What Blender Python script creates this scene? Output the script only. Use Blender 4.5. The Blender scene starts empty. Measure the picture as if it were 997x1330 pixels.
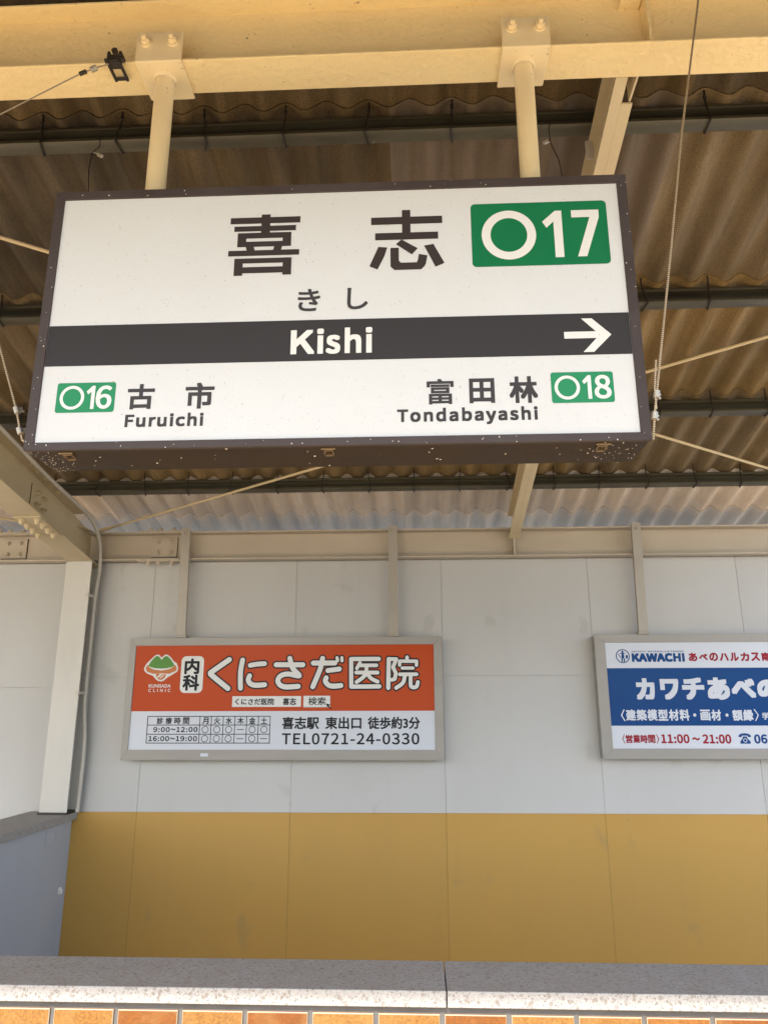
import bpy, bmesh, math, random
from mathutils import Vector, Matrix
R = math.radians
random.seed(7)
scene = bpy.context.scene
COL = scene.collection

# ---------------------------------------------------------------- camera, sky, sun, exposure
cam_data = bpy.data.cameras.new('camera')
cam_data.sensor_fit = 'VERTICAL'
cam_data.sensor_height = 24.0
cam_data.lens = 951.07 / 1330 * 24
cam_data.clip_start = 0.05
cam_data.clip_end = 2000
cam = bpy.data.objects.new('camera', cam_data)
COL.objects.link(cam)
cam.matrix_world = (Matrix.Translation((0, 0, 1.6)) @ Matrix.Rotation(R(2.498), 4, 'Z')
                    @ Matrix.Rotation(R(90 + 14.893), 4, 'X') @ Matrix.Rotation(R(-0.121), 4, 'Z'))
scene.camera = cam

SUN_EL, SUN_AZ = R(43.3), R(-12)          # sun high behind the photographer, a little to the right
world = bpy.data.worlds.new('World')
scene.world = world
world.use_nodes = True
wn = world.node_tree.nodes
sky = wn.new('ShaderNodeTexSky')
sky.sky_type = 'NISHITA'
sky.sun_disc = False
sky.sun_elevation = SUN_EL
sky.sun_rotation = math.pi - SUN_AZ
sky.dust_density = 2.0
world.node_tree.links.new(sky.outputs[0], wn['Background'].inputs[0])
wn['Background'].inputs[1].default_value = 0.15
sun_data = bpy.data.lights.new('sun', 'SUN')
sun_data.energy = 2.7
sun_data.angle = R(0.5)
sun_data.color = (1.0, 0.95, 0.87)
sun = bpy.data.objects.new('sun', sun_data)
COL.objects.link(sun)
sun.location = (2, -6, 9)
sdir = Vector((math.sin(SUN_AZ) * math.cos(SUN_EL), -math.cos(SUN_AZ) * math.cos(SUN_EL), math.sin(SUN_EL)))
sun.rotation_euler = (-sdir).to_track_quat('-Z', 'Y').to_euler()
vs = scene.view_settings
vs.view_transform = 'Standard'
vs.look = 'None'
vs.gamma = 1.0
vs.exposure = 1.79
scene.cycles.max_bounces = 12
scene.cycles.diffuse_bounces = 8

# ---------------------------------------------------------------- materials
def _new(name):
    m = bpy.data.materials.new(name)
    m.use_nodes = True
    nt = m.node_tree
    return m, nt, nt.nodes['Principled BSDF'], nt.nodes, nt.links

def mixc(nt, fac, a, b, blend='MIX'):
    n = nt.nodes.new('ShaderNodeMix')
    n.data_type = 'RGBA'
    n.blend_type = blend
    for s, v in ((n.inputs[0], fac), (n.inputs[6], a), (n.inputs[7], b)):
        if hasattr(v, 'links'):
            nt.links.new(v, s)
        elif isinstance(v, (int, float)):
            s.default_value = v
        else:
            s.default_value = (*v[:3], 1)
    return n.outputs[2]

def coords(nt, scale=(1, 1, 1), src='Object'):
    tc = nt.nodes.new('ShaderNodeTexCoord')
    mp = nt.nodes.new('ShaderNodeMapping')
    mp.inputs['Scale'].default_value = scale
    nt.links.new(tc.outputs[src], mp.inputs[0])
    return mp.outputs[0]

def noise(nt, vec, scale, detail=4, rough=0.55, dist=0.0):
    n = nt.nodes.new('ShaderNodeTexNoise')
    n.inputs['Scale'].default_value = scale
    n.inputs['Detail'].default_value = detail
    n.inputs['Roughness'].default_value = rough
    n.inputs['Distortion'].default_value = dist
    nt.links.new(vec, n.inputs['Vector'])
    return n.outputs['Fac']

def ramp(nt, fac, a, b, va=0.0, vb=1.0):
    n = nt.nodes.new('ShaderNodeMapRange')
    n.inputs['From Min'].default_value = a
    n.inputs['From Max'].default_value = b
    n.inputs['To Min'].default_value = va
    n.inputs['To Max'].default_value = vb
    nt.links.new(fac, n.inputs['Value'])
    return n.outputs[0]

def bump(nt, bsdf, h, strength=0.3, dist=0.002):
    b = nt.nodes.new('ShaderNodeBump')
    b.inputs['Strength'].default_value = strength
    b.inputs['Distance'].default_value = dist
    nt.links.new(h, b.inputs['Height'])
    nt.links.new(b.outputs[0], bsdf.inputs['Normal'])

def panel_tone(nt, col, amt):
    tc = nt.nodes.new('ShaderNodeTexCoord'); sp = nt.nodes.new('ShaderNodeSeparateXYZ'); nt.links.new(tc.outputs['Object'], sp.inputs[0])
    m1 = nt.nodes.new('ShaderNodeMath'); m1.operation = 'MULTIPLY_ADD'; nt.links.new(sp.outputs[0], m1.inputs[0]); m1.inputs[1].default_value = 1 / 0.9169; m1.inputs[2].default_value = 1.6747 / 0.9169
    m2 = nt.nodes.new('ShaderNodeMath'); m2.operation = 'FLOOR'; nt.links.new(m1.outputs[0], m2.inputs[0])
    wn_ = nt.nodes.new('ShaderNodeTexWhiteNoise'); wn_.noise_dimensions = '1D'; nt.links.new(m2.outputs[0], wn_.inputs['W'])
    h = nt.nodes.new('ShaderNodeHueSaturation'); nt.links.new(ramp(nt, wn_.outputs['Value'], 0, 1, 1 - amt, 1 + amt), h.inputs['Value']); nt.links.new(col, h.inputs['Color'])
    return h.outputs[0]

def paint(name, base, dirt=None, rough=0.45, dirt_amt=0.35, scale=3.0, stretch=(1, 1, 1), chips=None,
          chip_amt=0.62, chip_scale=55, bumps=0.25, bump_scale=60, metal=0.0, spec=0.5, bump_dist=0.0015, speck=None, speck_lo=0.66, smudge=None, tone=0.0):
    """brushed paint or plaster: broad soft stains, a few chips, fine surface relief"""
    m, nt, b, N, L = _new(name)
    dirt = dirt or tuple(c * 0.72 for c in base)
    v = coords(nt, stretch)
    n1 = noise(nt, v, scale, 5)
    col = mixc(nt, ramp(nt, n1, 0.38, 0.72, 0, dirt_amt), base, dirt)
    vo = coords(nt)
    nf = noise(nt, vo, bump_scale, 3)
    if speck:
        ns = noise(nt, vo, 190, 2)
        col = mixc(nt, ramp(nt, ns, speck_lo, speck_lo + 0.05, 0, 0.8), col, speck)
    if chips:
        nc = noise(nt, vo, chip_scale, 6, 0.7)
        nm = noise(nt, vo, 6.0, 2)
        mul = N.new('ShaderNodeMath'); mul.operation = 'MULTIPLY'
        L.new(ramp(nt, nc, chip_amt, chip_amt + 0.03, 0, 1), mul.inputs[0])
        L.new(ramp(nt, nm, 0.48, 0.6, 0, 1), mul.inputs[1])
        col = mixc(nt, mul.outputs[0], col, chips)
    if smudge:
        sm = noise(nt, coords(nt, (1, 1, 0.75)), 5.5, 3, 0.45)
        col = mixc(nt, ramp(nt, sm, 0.655, 0.72, 0, 0.5), col, smudge)
        sv = noise(nt, coords(nt, (11, 1, 0.55)), 1.4, 5, 0.6)
        col = mixc(nt, ramp(nt, sv, 0.56, 0.75, 0, 0.14), col, smudge)
    if tone: col = panel_tone(nt, col, tone)
    L.new(col, b.inputs['Base Color'])
    L.new(ramp(nt, n1, 0.3, 0.75, rough * 0.85, min(1, rough * 1.25)), b.inputs['Roughness'])
    b.inputs['Metallic'].default_value = metal
    b.inputs['Specular IOR Level'].default_value = spec
    if bumps:
        bump(nt, b, nf, bumps, bump_dist)
    return m

M = {}
CREAM = (0.84, 0.675, 0.36)
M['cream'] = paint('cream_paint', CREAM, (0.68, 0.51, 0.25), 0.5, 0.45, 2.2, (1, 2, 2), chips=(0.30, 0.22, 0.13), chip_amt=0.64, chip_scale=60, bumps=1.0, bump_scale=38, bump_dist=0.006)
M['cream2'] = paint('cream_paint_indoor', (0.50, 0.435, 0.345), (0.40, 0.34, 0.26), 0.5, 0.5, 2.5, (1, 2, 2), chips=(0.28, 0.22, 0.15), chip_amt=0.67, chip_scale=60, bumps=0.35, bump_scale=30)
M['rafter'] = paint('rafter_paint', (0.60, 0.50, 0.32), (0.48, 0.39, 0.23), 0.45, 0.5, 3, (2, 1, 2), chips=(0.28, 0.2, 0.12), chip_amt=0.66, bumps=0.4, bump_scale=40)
M['column'] = paint('column_paint', (0.55, 0.535, 0.495), (0.45, 0.43, 0.39), 0.4, 0.5, 3.0, (2, 2, 0.6), chips=(0.35, 0.30, 0.24), chip_amt=0.67, bumps=0.3, bump_scale=40)
M['pole'] = paint('pole_paint', (0.80, 0.66, 0.40), (0.68, 0.54, 0.30), 0.42, 0.4, 6, (1, 1, 0.5), chips=(0.33, 0.22, 0.12), chip_amt=0.63, chip_scale=45, bumps=0.3, bump_scale=50)
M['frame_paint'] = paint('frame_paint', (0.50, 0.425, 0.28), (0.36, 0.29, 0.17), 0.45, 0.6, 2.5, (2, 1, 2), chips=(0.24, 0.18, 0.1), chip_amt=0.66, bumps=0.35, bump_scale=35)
M['wall'] = paint('white_cladding', (0.475, 0.475, 0.465), (0.42, 0.415, 0.40), 0.5, 0.5, 1.2, (1, 1, 0.5), bumps=0.15, bump_scale=90, chips=(0.43, 0.42, 0.395), chip_amt=0.66, chip_scale=14, smudge=(0.37, 0.36, 0.335), tone=0.02)
M['mustard'] = paint('mustard_cladding', (0.445, 0.254, 0.049), (0.40, 0.228, 0.045), 0.5, 0.5, 1.6, (1, 1, 0.6), bumps=0.15, bump_scale=90, chips=(0.32, 0.20, 0.06), chip_amt=0.65, chip_scale=16, smudge=(0.31, 0.205, 0.07), tone=0.025)
M['backing'] = paint('wall_backing', (0.44, 0.43, 0.40), rough=0.8)
M['mustard_joint'] = paint('mustard_joint', (0.27, 0.16, 0.04), rough=0.7, bumps=0)
M['purlin'] = paint('purlin_paint', (0.085, 0.080, 0.055), (0.042, 0.033, 0.022), 0.33, 0.8, 5, (0.6, 3, 3), chips=(0.17, 0.15, 0.11), chip_amt=0.64, chip_scale=40, bumps=0.3)
M['rust'] = paint('rust_line', (0.10, 0.065, 0.04), rough=0.8, bumps=0)
M['hook'] = paint('hook_steel', (0.02, 0.015, 0.012), rough=0.6, bumps=0)
M['sign_frame'] = paint('brown_sign_frame', (0.056, 0.045, 0.045), (0.080, 0.070, 0.072), 0.42, 0.6, 7, bumps=0.2, bump_scale=80, chips=(0.2, 0.17, 0.15), chip_amt=0.68, spec=0.12)
M['sign_box'] = paint('brown_sign_box', (0.032, 0.024, 0.018), (0.048, 0.036, 0.026), 0.5, 0.6, 6, bumps=0.2, spec=0.12)
M['sign_white'] = paint('sign_white', (0.605, 0.632, 0.655), (0.575, 0.592, 0.60), 0.42, 0.5, 3.0, bumps=0.28, bump_scale=240, speck=(0.34, 0.31, 0.27), speck_lo=0.695, spec=0.12)
M['sign_dark'] = paint('sign_dark', (0.036, 0.035, 0.038), (0.042, 0.040, 0.043), 0.45, 0.4, 6, bumps=0.1, spec=0.12)
M['ink'] = paint('ink_dark_brown', (0.044, 0.035, 0.035), rough=0.45, bumps=0, dirt_amt=0.2, spec=0.12)
M['ink_grey'] = paint('ink_charcoal', (0.050, 0.048, 0.052), rough=0.45, bumps=0, dirt_amt=0.2, spec=0.12)
M['green'] = paint('badge_green', (0.008, 0.155, 0.062), (0.010, 0.175, 0.072), 0.4, 0.5, 9, bumps=0.12, bump_scale=200, spec=0.12)
M['green_pale'] = paint('badge_green_faded', (0.022, 0.225, 0.105), (0.030, 0.25, 0.12), 0.4, 0.5, 9, bumps=0.12, bump_scale=200, spec=0.12)
M['white_ink'] = paint('white_vinyl', (0.70, 0.715, 0.71), rough=0.42, dirt_amt=0.15, bumps=0, spec=0.12)
M['brass'] = paint('brass_catch', (0.30, 0.215, 0.125), rough=0.4, metal=0.7, bumps=0)
M['galv'] = paint('galvanised', (0.45, 0.42, 0.36), rough=0.4, metal=0.6, bumps=0.1)
M['fleck'] = paint('white_fleck', (0.75, 0.72, 0.66), rough=0.7, bumps=0)
M['guy'] = paint('grey_wire', (0.30, 0.25, 0.19), rough=0.5, bumps=0)
M['rod'] = paint('rod_paint', (0.62, 0.50, 0.30), (0.5, 0.38, 0.22), 0.5, 0.4, 8, bumps=0.1)
M['ad_frame'] = paint('taupe_aluminium', (0.30, 0.285, 0.26), (0.26, 0.245, 0.22), 0.38, 0.4, 4, (1, 1, 4), bumps=0.08)
M['strut'] = paint('grey_strut', (0.37, 0.335, 0.285), (0.30, 0.265, 0.22), 0.4, 0.5, 4, bumps=0.15)
M['orange'] = paint('orange_print', (0.46, 0.062, 0.013), (0.44, 0.068, 0.018), 0.32, 0.4, 2, bumps=0, spec=0.12)
M['ad_white'] = paint('white_print', (0.60, 0.635, 0.70), (0.57, 0.60, 0.66), 0.35, 0.4, 2, bumps=0, spec=0.12)
M['ad_ink'] = paint('black_print', (0.018, 0.020, 0.026), rough=0.35, bumps=0, spec=0.12)
M['ad_grey'] = paint('grey_print', (0.55, 0.57, 0.60), rough=0.35, bumps=0)
M['blue'] = paint('blue_print', (0.004, 0.050, 0.195), (0.009, 0.08, 0.24), 0.32, 0.4, 2, bumps=0, spec=0.12)
M['red_ink'] = paint('red_print', (0.30, 0.018, 0.035), rough=0.35, bumps=0, spec=0.12)
M['logo_green'] = paint('leaf_green_print', (0.105, 0.27, 0.06), rough=0.35, bumps=0, spec=0.12)
M['logo_tan'] = paint('tan_print', (0.53, 0.19, 0.07), rough=0.35, bumps=0, spec=0.12)
M['stair_wall'] = paint('blue_grey_plaster', (0.42, 0.445, 0.49), (0.35, 0.37, 0.41), 0.6, 0.5, 2.5, (1, 1, 0.5), bumps=0.3, bump_scale=140)
M['conduit'] = paint('grey_conduit', (0.50, 0.475, 0.42), (0.40, 0.37, 0.31), 0.5, 0.5, 6, bumps=0.1)
M['black_iron'] = paint('black_iron', (0.018, 0.015, 0.012), (0.05, 0.03, 0.02), 0.5, 0.6, 40, bumps=0.3)
M['mortar'] = paint('grey_mortar', (0.10, 0.096, 0.094), rough=0.85, scale=20, bumps=0.4, bump_scale=250)
M['tile_edge'] = paint('pale_tile_edge', (0.30, 0.25, 0.18), rough=0.6, bumps=0)
M['paving'] = paint('tan_paving', (0.64, 0.485, 0.29), (0.56, 0.42, 0.25), 0.75, 0.6, 1.5, bumps=0.3, bump_scale=120)
M['tactile'] = paint('yellow_paving', (0.66, 0.42, 0.06), (0.55, 0.36, 0.07), 0.7, 0.6, 3, bumps=0.3)
M['earth'] = paint('ballast_earth', (0.15, 0.13, 0.11), (0.11, 0.095, 0.08), 0.9, 0.8, 2, bumps=0.6, bump_scale=30)
M['low_bounce'] = paint('low_bounce', (0.085, 0.083, 0.08), (0.06, 0.058, 0.056), 0.85, 0.5, 2, bumps=0.5, bump_scale=150)
M['concrete'] = paint('concrete', (0.66, 0.63, 0.58), (0.58, 0.55, 0.50), 0.8, 0.6, 2, bumps=0.3)

def sheet_mat(name, a, b_, dark, rough, metal=0.0):
    m, nt, b, N, L = _new(name)
    v = coords(nt, (9, 0.9, 0.9))
    n1 = noise(nt, v, 1.6, 6, 0.6, 0.4)
    col = mixc(nt, ramp(nt, n1, 0.33, 0.70), a, b_)
    n2 = noise(nt, coords(nt), 260, 3, 0.7)
    col = mixc(nt, ramp(nt, n2, 0.46, 0.66, 0, 0.85), col, dark)
    n3 = noise(nt, coords(nt, (1, 0.7, 1)), 2.2, 5)
    col = mixc(nt, ramp(nt, n3, 0.46, 0.68, 0, 0.55), col, dark)
    oi = N.new('ShaderNodeObjectInfo')
    hsv = N.new('ShaderNodeHueSaturation')
    L.new(ramp(nt, oi.outputs['Random'], 0, 1, 0.80, 1.18), hsv.inputs['Value'])
    L.new(ramp(nt, oi.outputs['Random'], 0, 1, 0.85, 1.1), hsv.inputs['Saturation'])
    L.new(col, hsv.inputs['Color'])
    L.new(hsv.outputs[0], b.inputs['Base Color'])
    b.inputs['Metallic'].default_value = metal
    L.new(ramp(nt, n1, 0.3, 0.7, rough * 0.8, min(1, rough * 1.2)), b.inputs['Roughness'])
    bump(nt, b, n2, 0.35, 0.0015)
    return m
M['slate'] = sheet_mat('weathered_sheet', (0.285, 0.197, 0.088), (0.165, 0.112, 0.050), (0.06, 0.040, 0.017), 0.75)
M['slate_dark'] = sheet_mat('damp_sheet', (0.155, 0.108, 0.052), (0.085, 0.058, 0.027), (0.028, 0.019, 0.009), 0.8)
M['slate_pale'] = sheet_mat('pale_sheet', (0.20, 0.148, 0.098), (0.15, 0.108, 0.070), (0.10, 0.072, 0.046), 0.7)
M['slate_grey_lit'] = sheet_mat('grey_lit_sheet', (0.84, 0.72, 0.57), (0.62, 0.52, 0.40), (0.46, 0.38, 0.29), 0.5)  # greyer sheet, colour raised to stand in for light from the wall gap

def terrazzo():
    m, nt, b, N, L = _new('terrazzo_coping')
    v = coords(nt)
    def vor(scale):
        n = N.new('ShaderNodeTexVoronoi'); n.inputs['Scale'].default_value = scale
        L.new(v, n.inputs['Vector']); return n
    v1, v2 = vor(150), vor(330)
    s1 = N.new('ShaderNodeSeparateColor'); L.new(v1.outputs['Color'], s1.inputs[0])
    s2 = N.new('ShaderNodeSeparateColor'); L.new(v2.outputs['Color'], s2.inputs[0])
    col = mixc(nt, ramp(nt, s1.outputs[0], 0.0, 1.0, 0, 1), (0.35, 0.347, 0.343), (0.30, 0.296, 0.29))
    col = mixc(nt, ramp(nt, s1.outputs[1], 0.90, 0.92), col, (0.23, 0.21, 0.19))
    col = mixc(nt, ramp(nt, s2.outputs[1], 0.93, 0.95), col, (0.17, 0.155, 0.14))
    col = mixc(nt, ramp(nt, s2.outputs[2], 0.90, 0.92), col, (0.24, 0.24, 0.24))
    # weathering lies on the upward faces only: dirt settles there
    g = N.new('ShaderNodeNewGeometry')
    sx = N.new('ShaderNodeSeparateXYZ'); L.new(g.outputs['Normal'], sx.inputs[0])
    n1 = noise(nt, v, 14, 5)
    mul = N.new('ShaderNodeMath'); mul.operation = 'MULTIPLY'
    L.new(ramp(nt, sx.outputs[2], 0.7, 0.95), mul.inputs[0]); L.new(ramp(nt, n1, 0.3, 0.7, 0.25, 0.75), mul.inputs[1])
    col = mixc(nt, mul.outputs[0], col, (0.25, 0.225, 0.195))
    n3 = noise(nt, coords(nt, (40, 90, 90)), 2.0, 3)
    mul2 = N.new('ShaderNodeMath'); mul2.operation = 'MULTIPLY'
    L.new(ramp(nt, sx.outputs[2], 0.7, 0.95), mul2.inputs[0]); L.new(ramp(nt, n3, 0.60, 0.64, 0, 0.85), mul2.inputs[1])
    col = mixc(nt, mul2.outputs[0], col, (0.11, 0.08, 0.06))
    L.new(col, b.inputs['Base Color'])
    b.inputs['Roughness'].default_value = 0.55
    bump(nt, b, s2.outputs[0], 0.15, 0.001)
    return m
M['terrazzo'] = terrazzo()

def tile_mat():
    m, nt, b, N, L = _new('glazed_orange_tile')
    at = N.new('ShaderNodeAttribute'); at.attribute_name = 'tint'
    v = coords(nt)
    n1 = noise(nt, v, 170, 4, 0.7)
    n2 = noise(nt, v, 16, 4)
    col = mixc(nt, ramp(nt, n1, 0.36, 0.62, 0, 0.7), at.outputs['Color'], (0.09, 0.032, 0.007))
    col = mixc(nt, ramp(nt, n2, 0.50, 0.75, 0, 0.5), col, (0.235, 0.130, 0.045))
    n3 = noise(nt, v, 330, 2)
    col = mixc(nt, ramp(nt, n3, 0.67, 0.72, 0, 0.6), col, (0.12, 0.05, 0.03))
    L.new(col, b.inputs['Base Color'])
    b.inputs['Roughness'].default_value = 0.32
    bump(nt, b, n1, 0.2, 0.001)
    return m
M['tile'] = tile_mat()

def wire_mat():
    m, nt, b, N, L = _new('stranded_wire')
    v = coords(nt, (0, 0, 1))
    w = N.new('ShaderNodeTexWave'); w.inputs['Scale'].default_value = 60
    w.bands_direction = 'Z'
    L.new(coords(nt, (0.6, 0.6, 1)), w.inputs['Vector'])
    col = mixc(nt, w.outputs['Fac'], (0.16, 0.12, 0.075), (0.55, 0.44, 0.29))
    L.new(col, b.inputs['Base Color'])
    b.inputs['Roughness'].default_value = 0.5
    b.inputs['Metallic'].default_value = 0.3
    return m
M['wire'] = wire_mat()

# ---------------------------------------------------------------- building helpers
ROOT_LOC = {}

def tag(o, label=None, cat=None, group=None, kind=None):
    if label: o['label'] = label
    if cat: o['category'] = cat
    if group: o['group'] = group
    if kind: o['kind'] = kind
    return o

def thing(name, loc, label, cat, group=None):
    o = bpy.data.objects.new(name, None)
    o.empty_display_size = 0.1
    COL.objects.link(o)
    o.location = loc
    ROOT_LOC[o.name] = Vector(loc)
    return tag(o, label, cat, group)

class MB:
    """collects shapes given in world coordinates; build() links them as one mesh object"""
    def __init__(self):
        self.v, self.f, self.mi = [], [], []
    def add(self, verts, faces, mi=0):
        k = len(self.v)
        self.v += [tuple(p) for p in verts]
        self.f += [tuple(i + k for i in f) for f in faces]
        self.mi += [mi] * len(faces)
        return self
    def box(self, x0, x1, y0, y1, z0, z1, mi=0):
        p = [(x, y, z) for z in (z0, z1) for y in (y0, y1) for x in (x0, x1)]
        return self.add(p, [(0, 2, 3, 1), (4, 5, 7, 6), (0, 1, 5, 4), (2, 6, 7, 3), (0, 4, 6, 2), (1, 3, 7, 5)], mi)
    def hexa(self, p, mi=0):
        """eight corners: bottom ring of four then top ring of four"""
        return self.add(p, [(3, 2, 1, 0), (4, 5, 6, 7), (0, 1, 5, 4), (1, 2, 6, 5), (2, 3, 7, 6), (3, 0, 4, 7)], mi)
    def prism(self, poly, axis, a, b, mi=0):
        """poly of 2-D points extruded along axis from a to b"""
        n = len(poly)
        def P(u, w, t):
            return {'x': (t, u, w), 'y': (u, t, w), 'z': (u, w, t)}[axis]
        vs_ = [P(u, w, a) for u, w in poly] + [P(u, w, b) for u, w in poly]
        fs = [tuple(range(n)), tuple(range(2 * n - 1, n - 1, -1))]
        fs += [(i, i + n, (i + 1) % n + n, (i + 1) % n) for i in range(n)]
        return self.add(vs_, fs, mi)
    def tube(self, path, r, seg=8, cap=True, mi=0):
        path = [Vector(p) for p in path]
        k = len(self.v)
        rings = []
        prev = None
        for i, p in enumerate(path):
            d = (path[min(i + 1, len(path) - 1)] - path[max(i - 1, 0)]).normalized()
            if prev is None:
                a = d.orthogonal().normalized()
            else:
                a = (prev - d * prev.dot(d)).normalized()
            prev = a
            b = d.cross(a)
            rr = r[i] if isinstance(r, (list, tuple)) else r
            rings.append([p + (a * math.cos(2 * math.pi * j / seg) + b * math.sin(2 * math.pi * j / seg)) * rr for j in range(seg)])
        vs_ = [q for ring in rings for q in ring]
        fs = []
        for i in range(len(rings) - 1):
            for j in range(seg):
                j2 = (j + 1) % seg
                fs.append((i * seg + j, i * seg + j2, (i + 1) * seg + j2, (i + 1) * seg + j))
        if cap:
            fs.append(tuple(range(seg - 1, -1, -1)))
            fs.append(tuple((len(rings) - 1) * seg + j for j in range(seg)))
        return self.add(vs_, fs, mi)
    def build(self, name, mats, parent=None, bevel=0, smooth=False, bev_seg=2):
        me = bpy.data.meshes.new(name)
        off = Vector((0, 0, 0))
        q = parent
        while q is not None:
            if q.name in ROOT_LOC:
                off = ROOT_LOC[q.name]
                break
            q = q.parent
        me.from_pydata([Vector(p) - off for p in self.v], [], self.f)
        for m in (mats if isinstance(mats, (list, tuple)) else [mats]):
            me.materials.append(m)
        me.polygons.foreach_set('material_index', self.mi)
        bm = bmesh.new()
        bm.from_mesh(me)
        bmesh.ops.recalc_face_normals(bm, faces=bm.faces)
        if bevel:
            es = [e for e in bm.edges if len(e.link_faces) == 2 and e.calc_face_angle(0) > R(30)]
            bmesh.ops.bevel(bm, geom=es, offset=bevel, segments=bev_seg, profile=0.5, affect='EDGES', clamp_overlap=True)
        bm.to_mesh(me)
        bm.free()
        if smooth:
            for p in me.polygons: p.use_smooth = True
            me.set_sharp_from_angle(angle=R(40))
        o = bpy.data.objects.new(name, me)
        COL.objects.link(o)
        if parent is not None: o.parent = parent
        return o

def bolt(parent, p, d, r=0.011, h=0.010, name='bolt', mat=None, nut=True):
    """a bolt with washer, hexagonal head and stub, standing on point p along direction d"""
    p, d = Vector(p), Vector(d).normalized()
    mb = MB()
    mb.tube([p - d * 0.002, p + d * 0.003], r * 1.35, 14)
    mb.tube([p + d * 0.003, p + d * (0.003 + h)], r, 6)
    mb.tube([p + d * (0.003 + h), p + d * (0.003 + h * 1.9)], r * 0.55, 8)
    return mb.build(name, mat or M['cream2'], parent, bevel=0.001, bev_seg=1)

def rivet(parent, p, d, r=0.013, h=0.012, name='bolt', mat=None):
    """a round-headed high-tension bolt"""
    p, d = Vector(p), Vector(d).normalized()
    mb = MB()
    mb.tube([p - d * 0.002, p + d * 0.003, p + d * 0.003, p + d * h * 0.7, p + d * h], [r * 1.45, r * 1.4, r, r * 0.85, r * 0.3], 14)
    return mb.build(name, mat or M['cream2'], parent, smooth=True)

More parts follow.
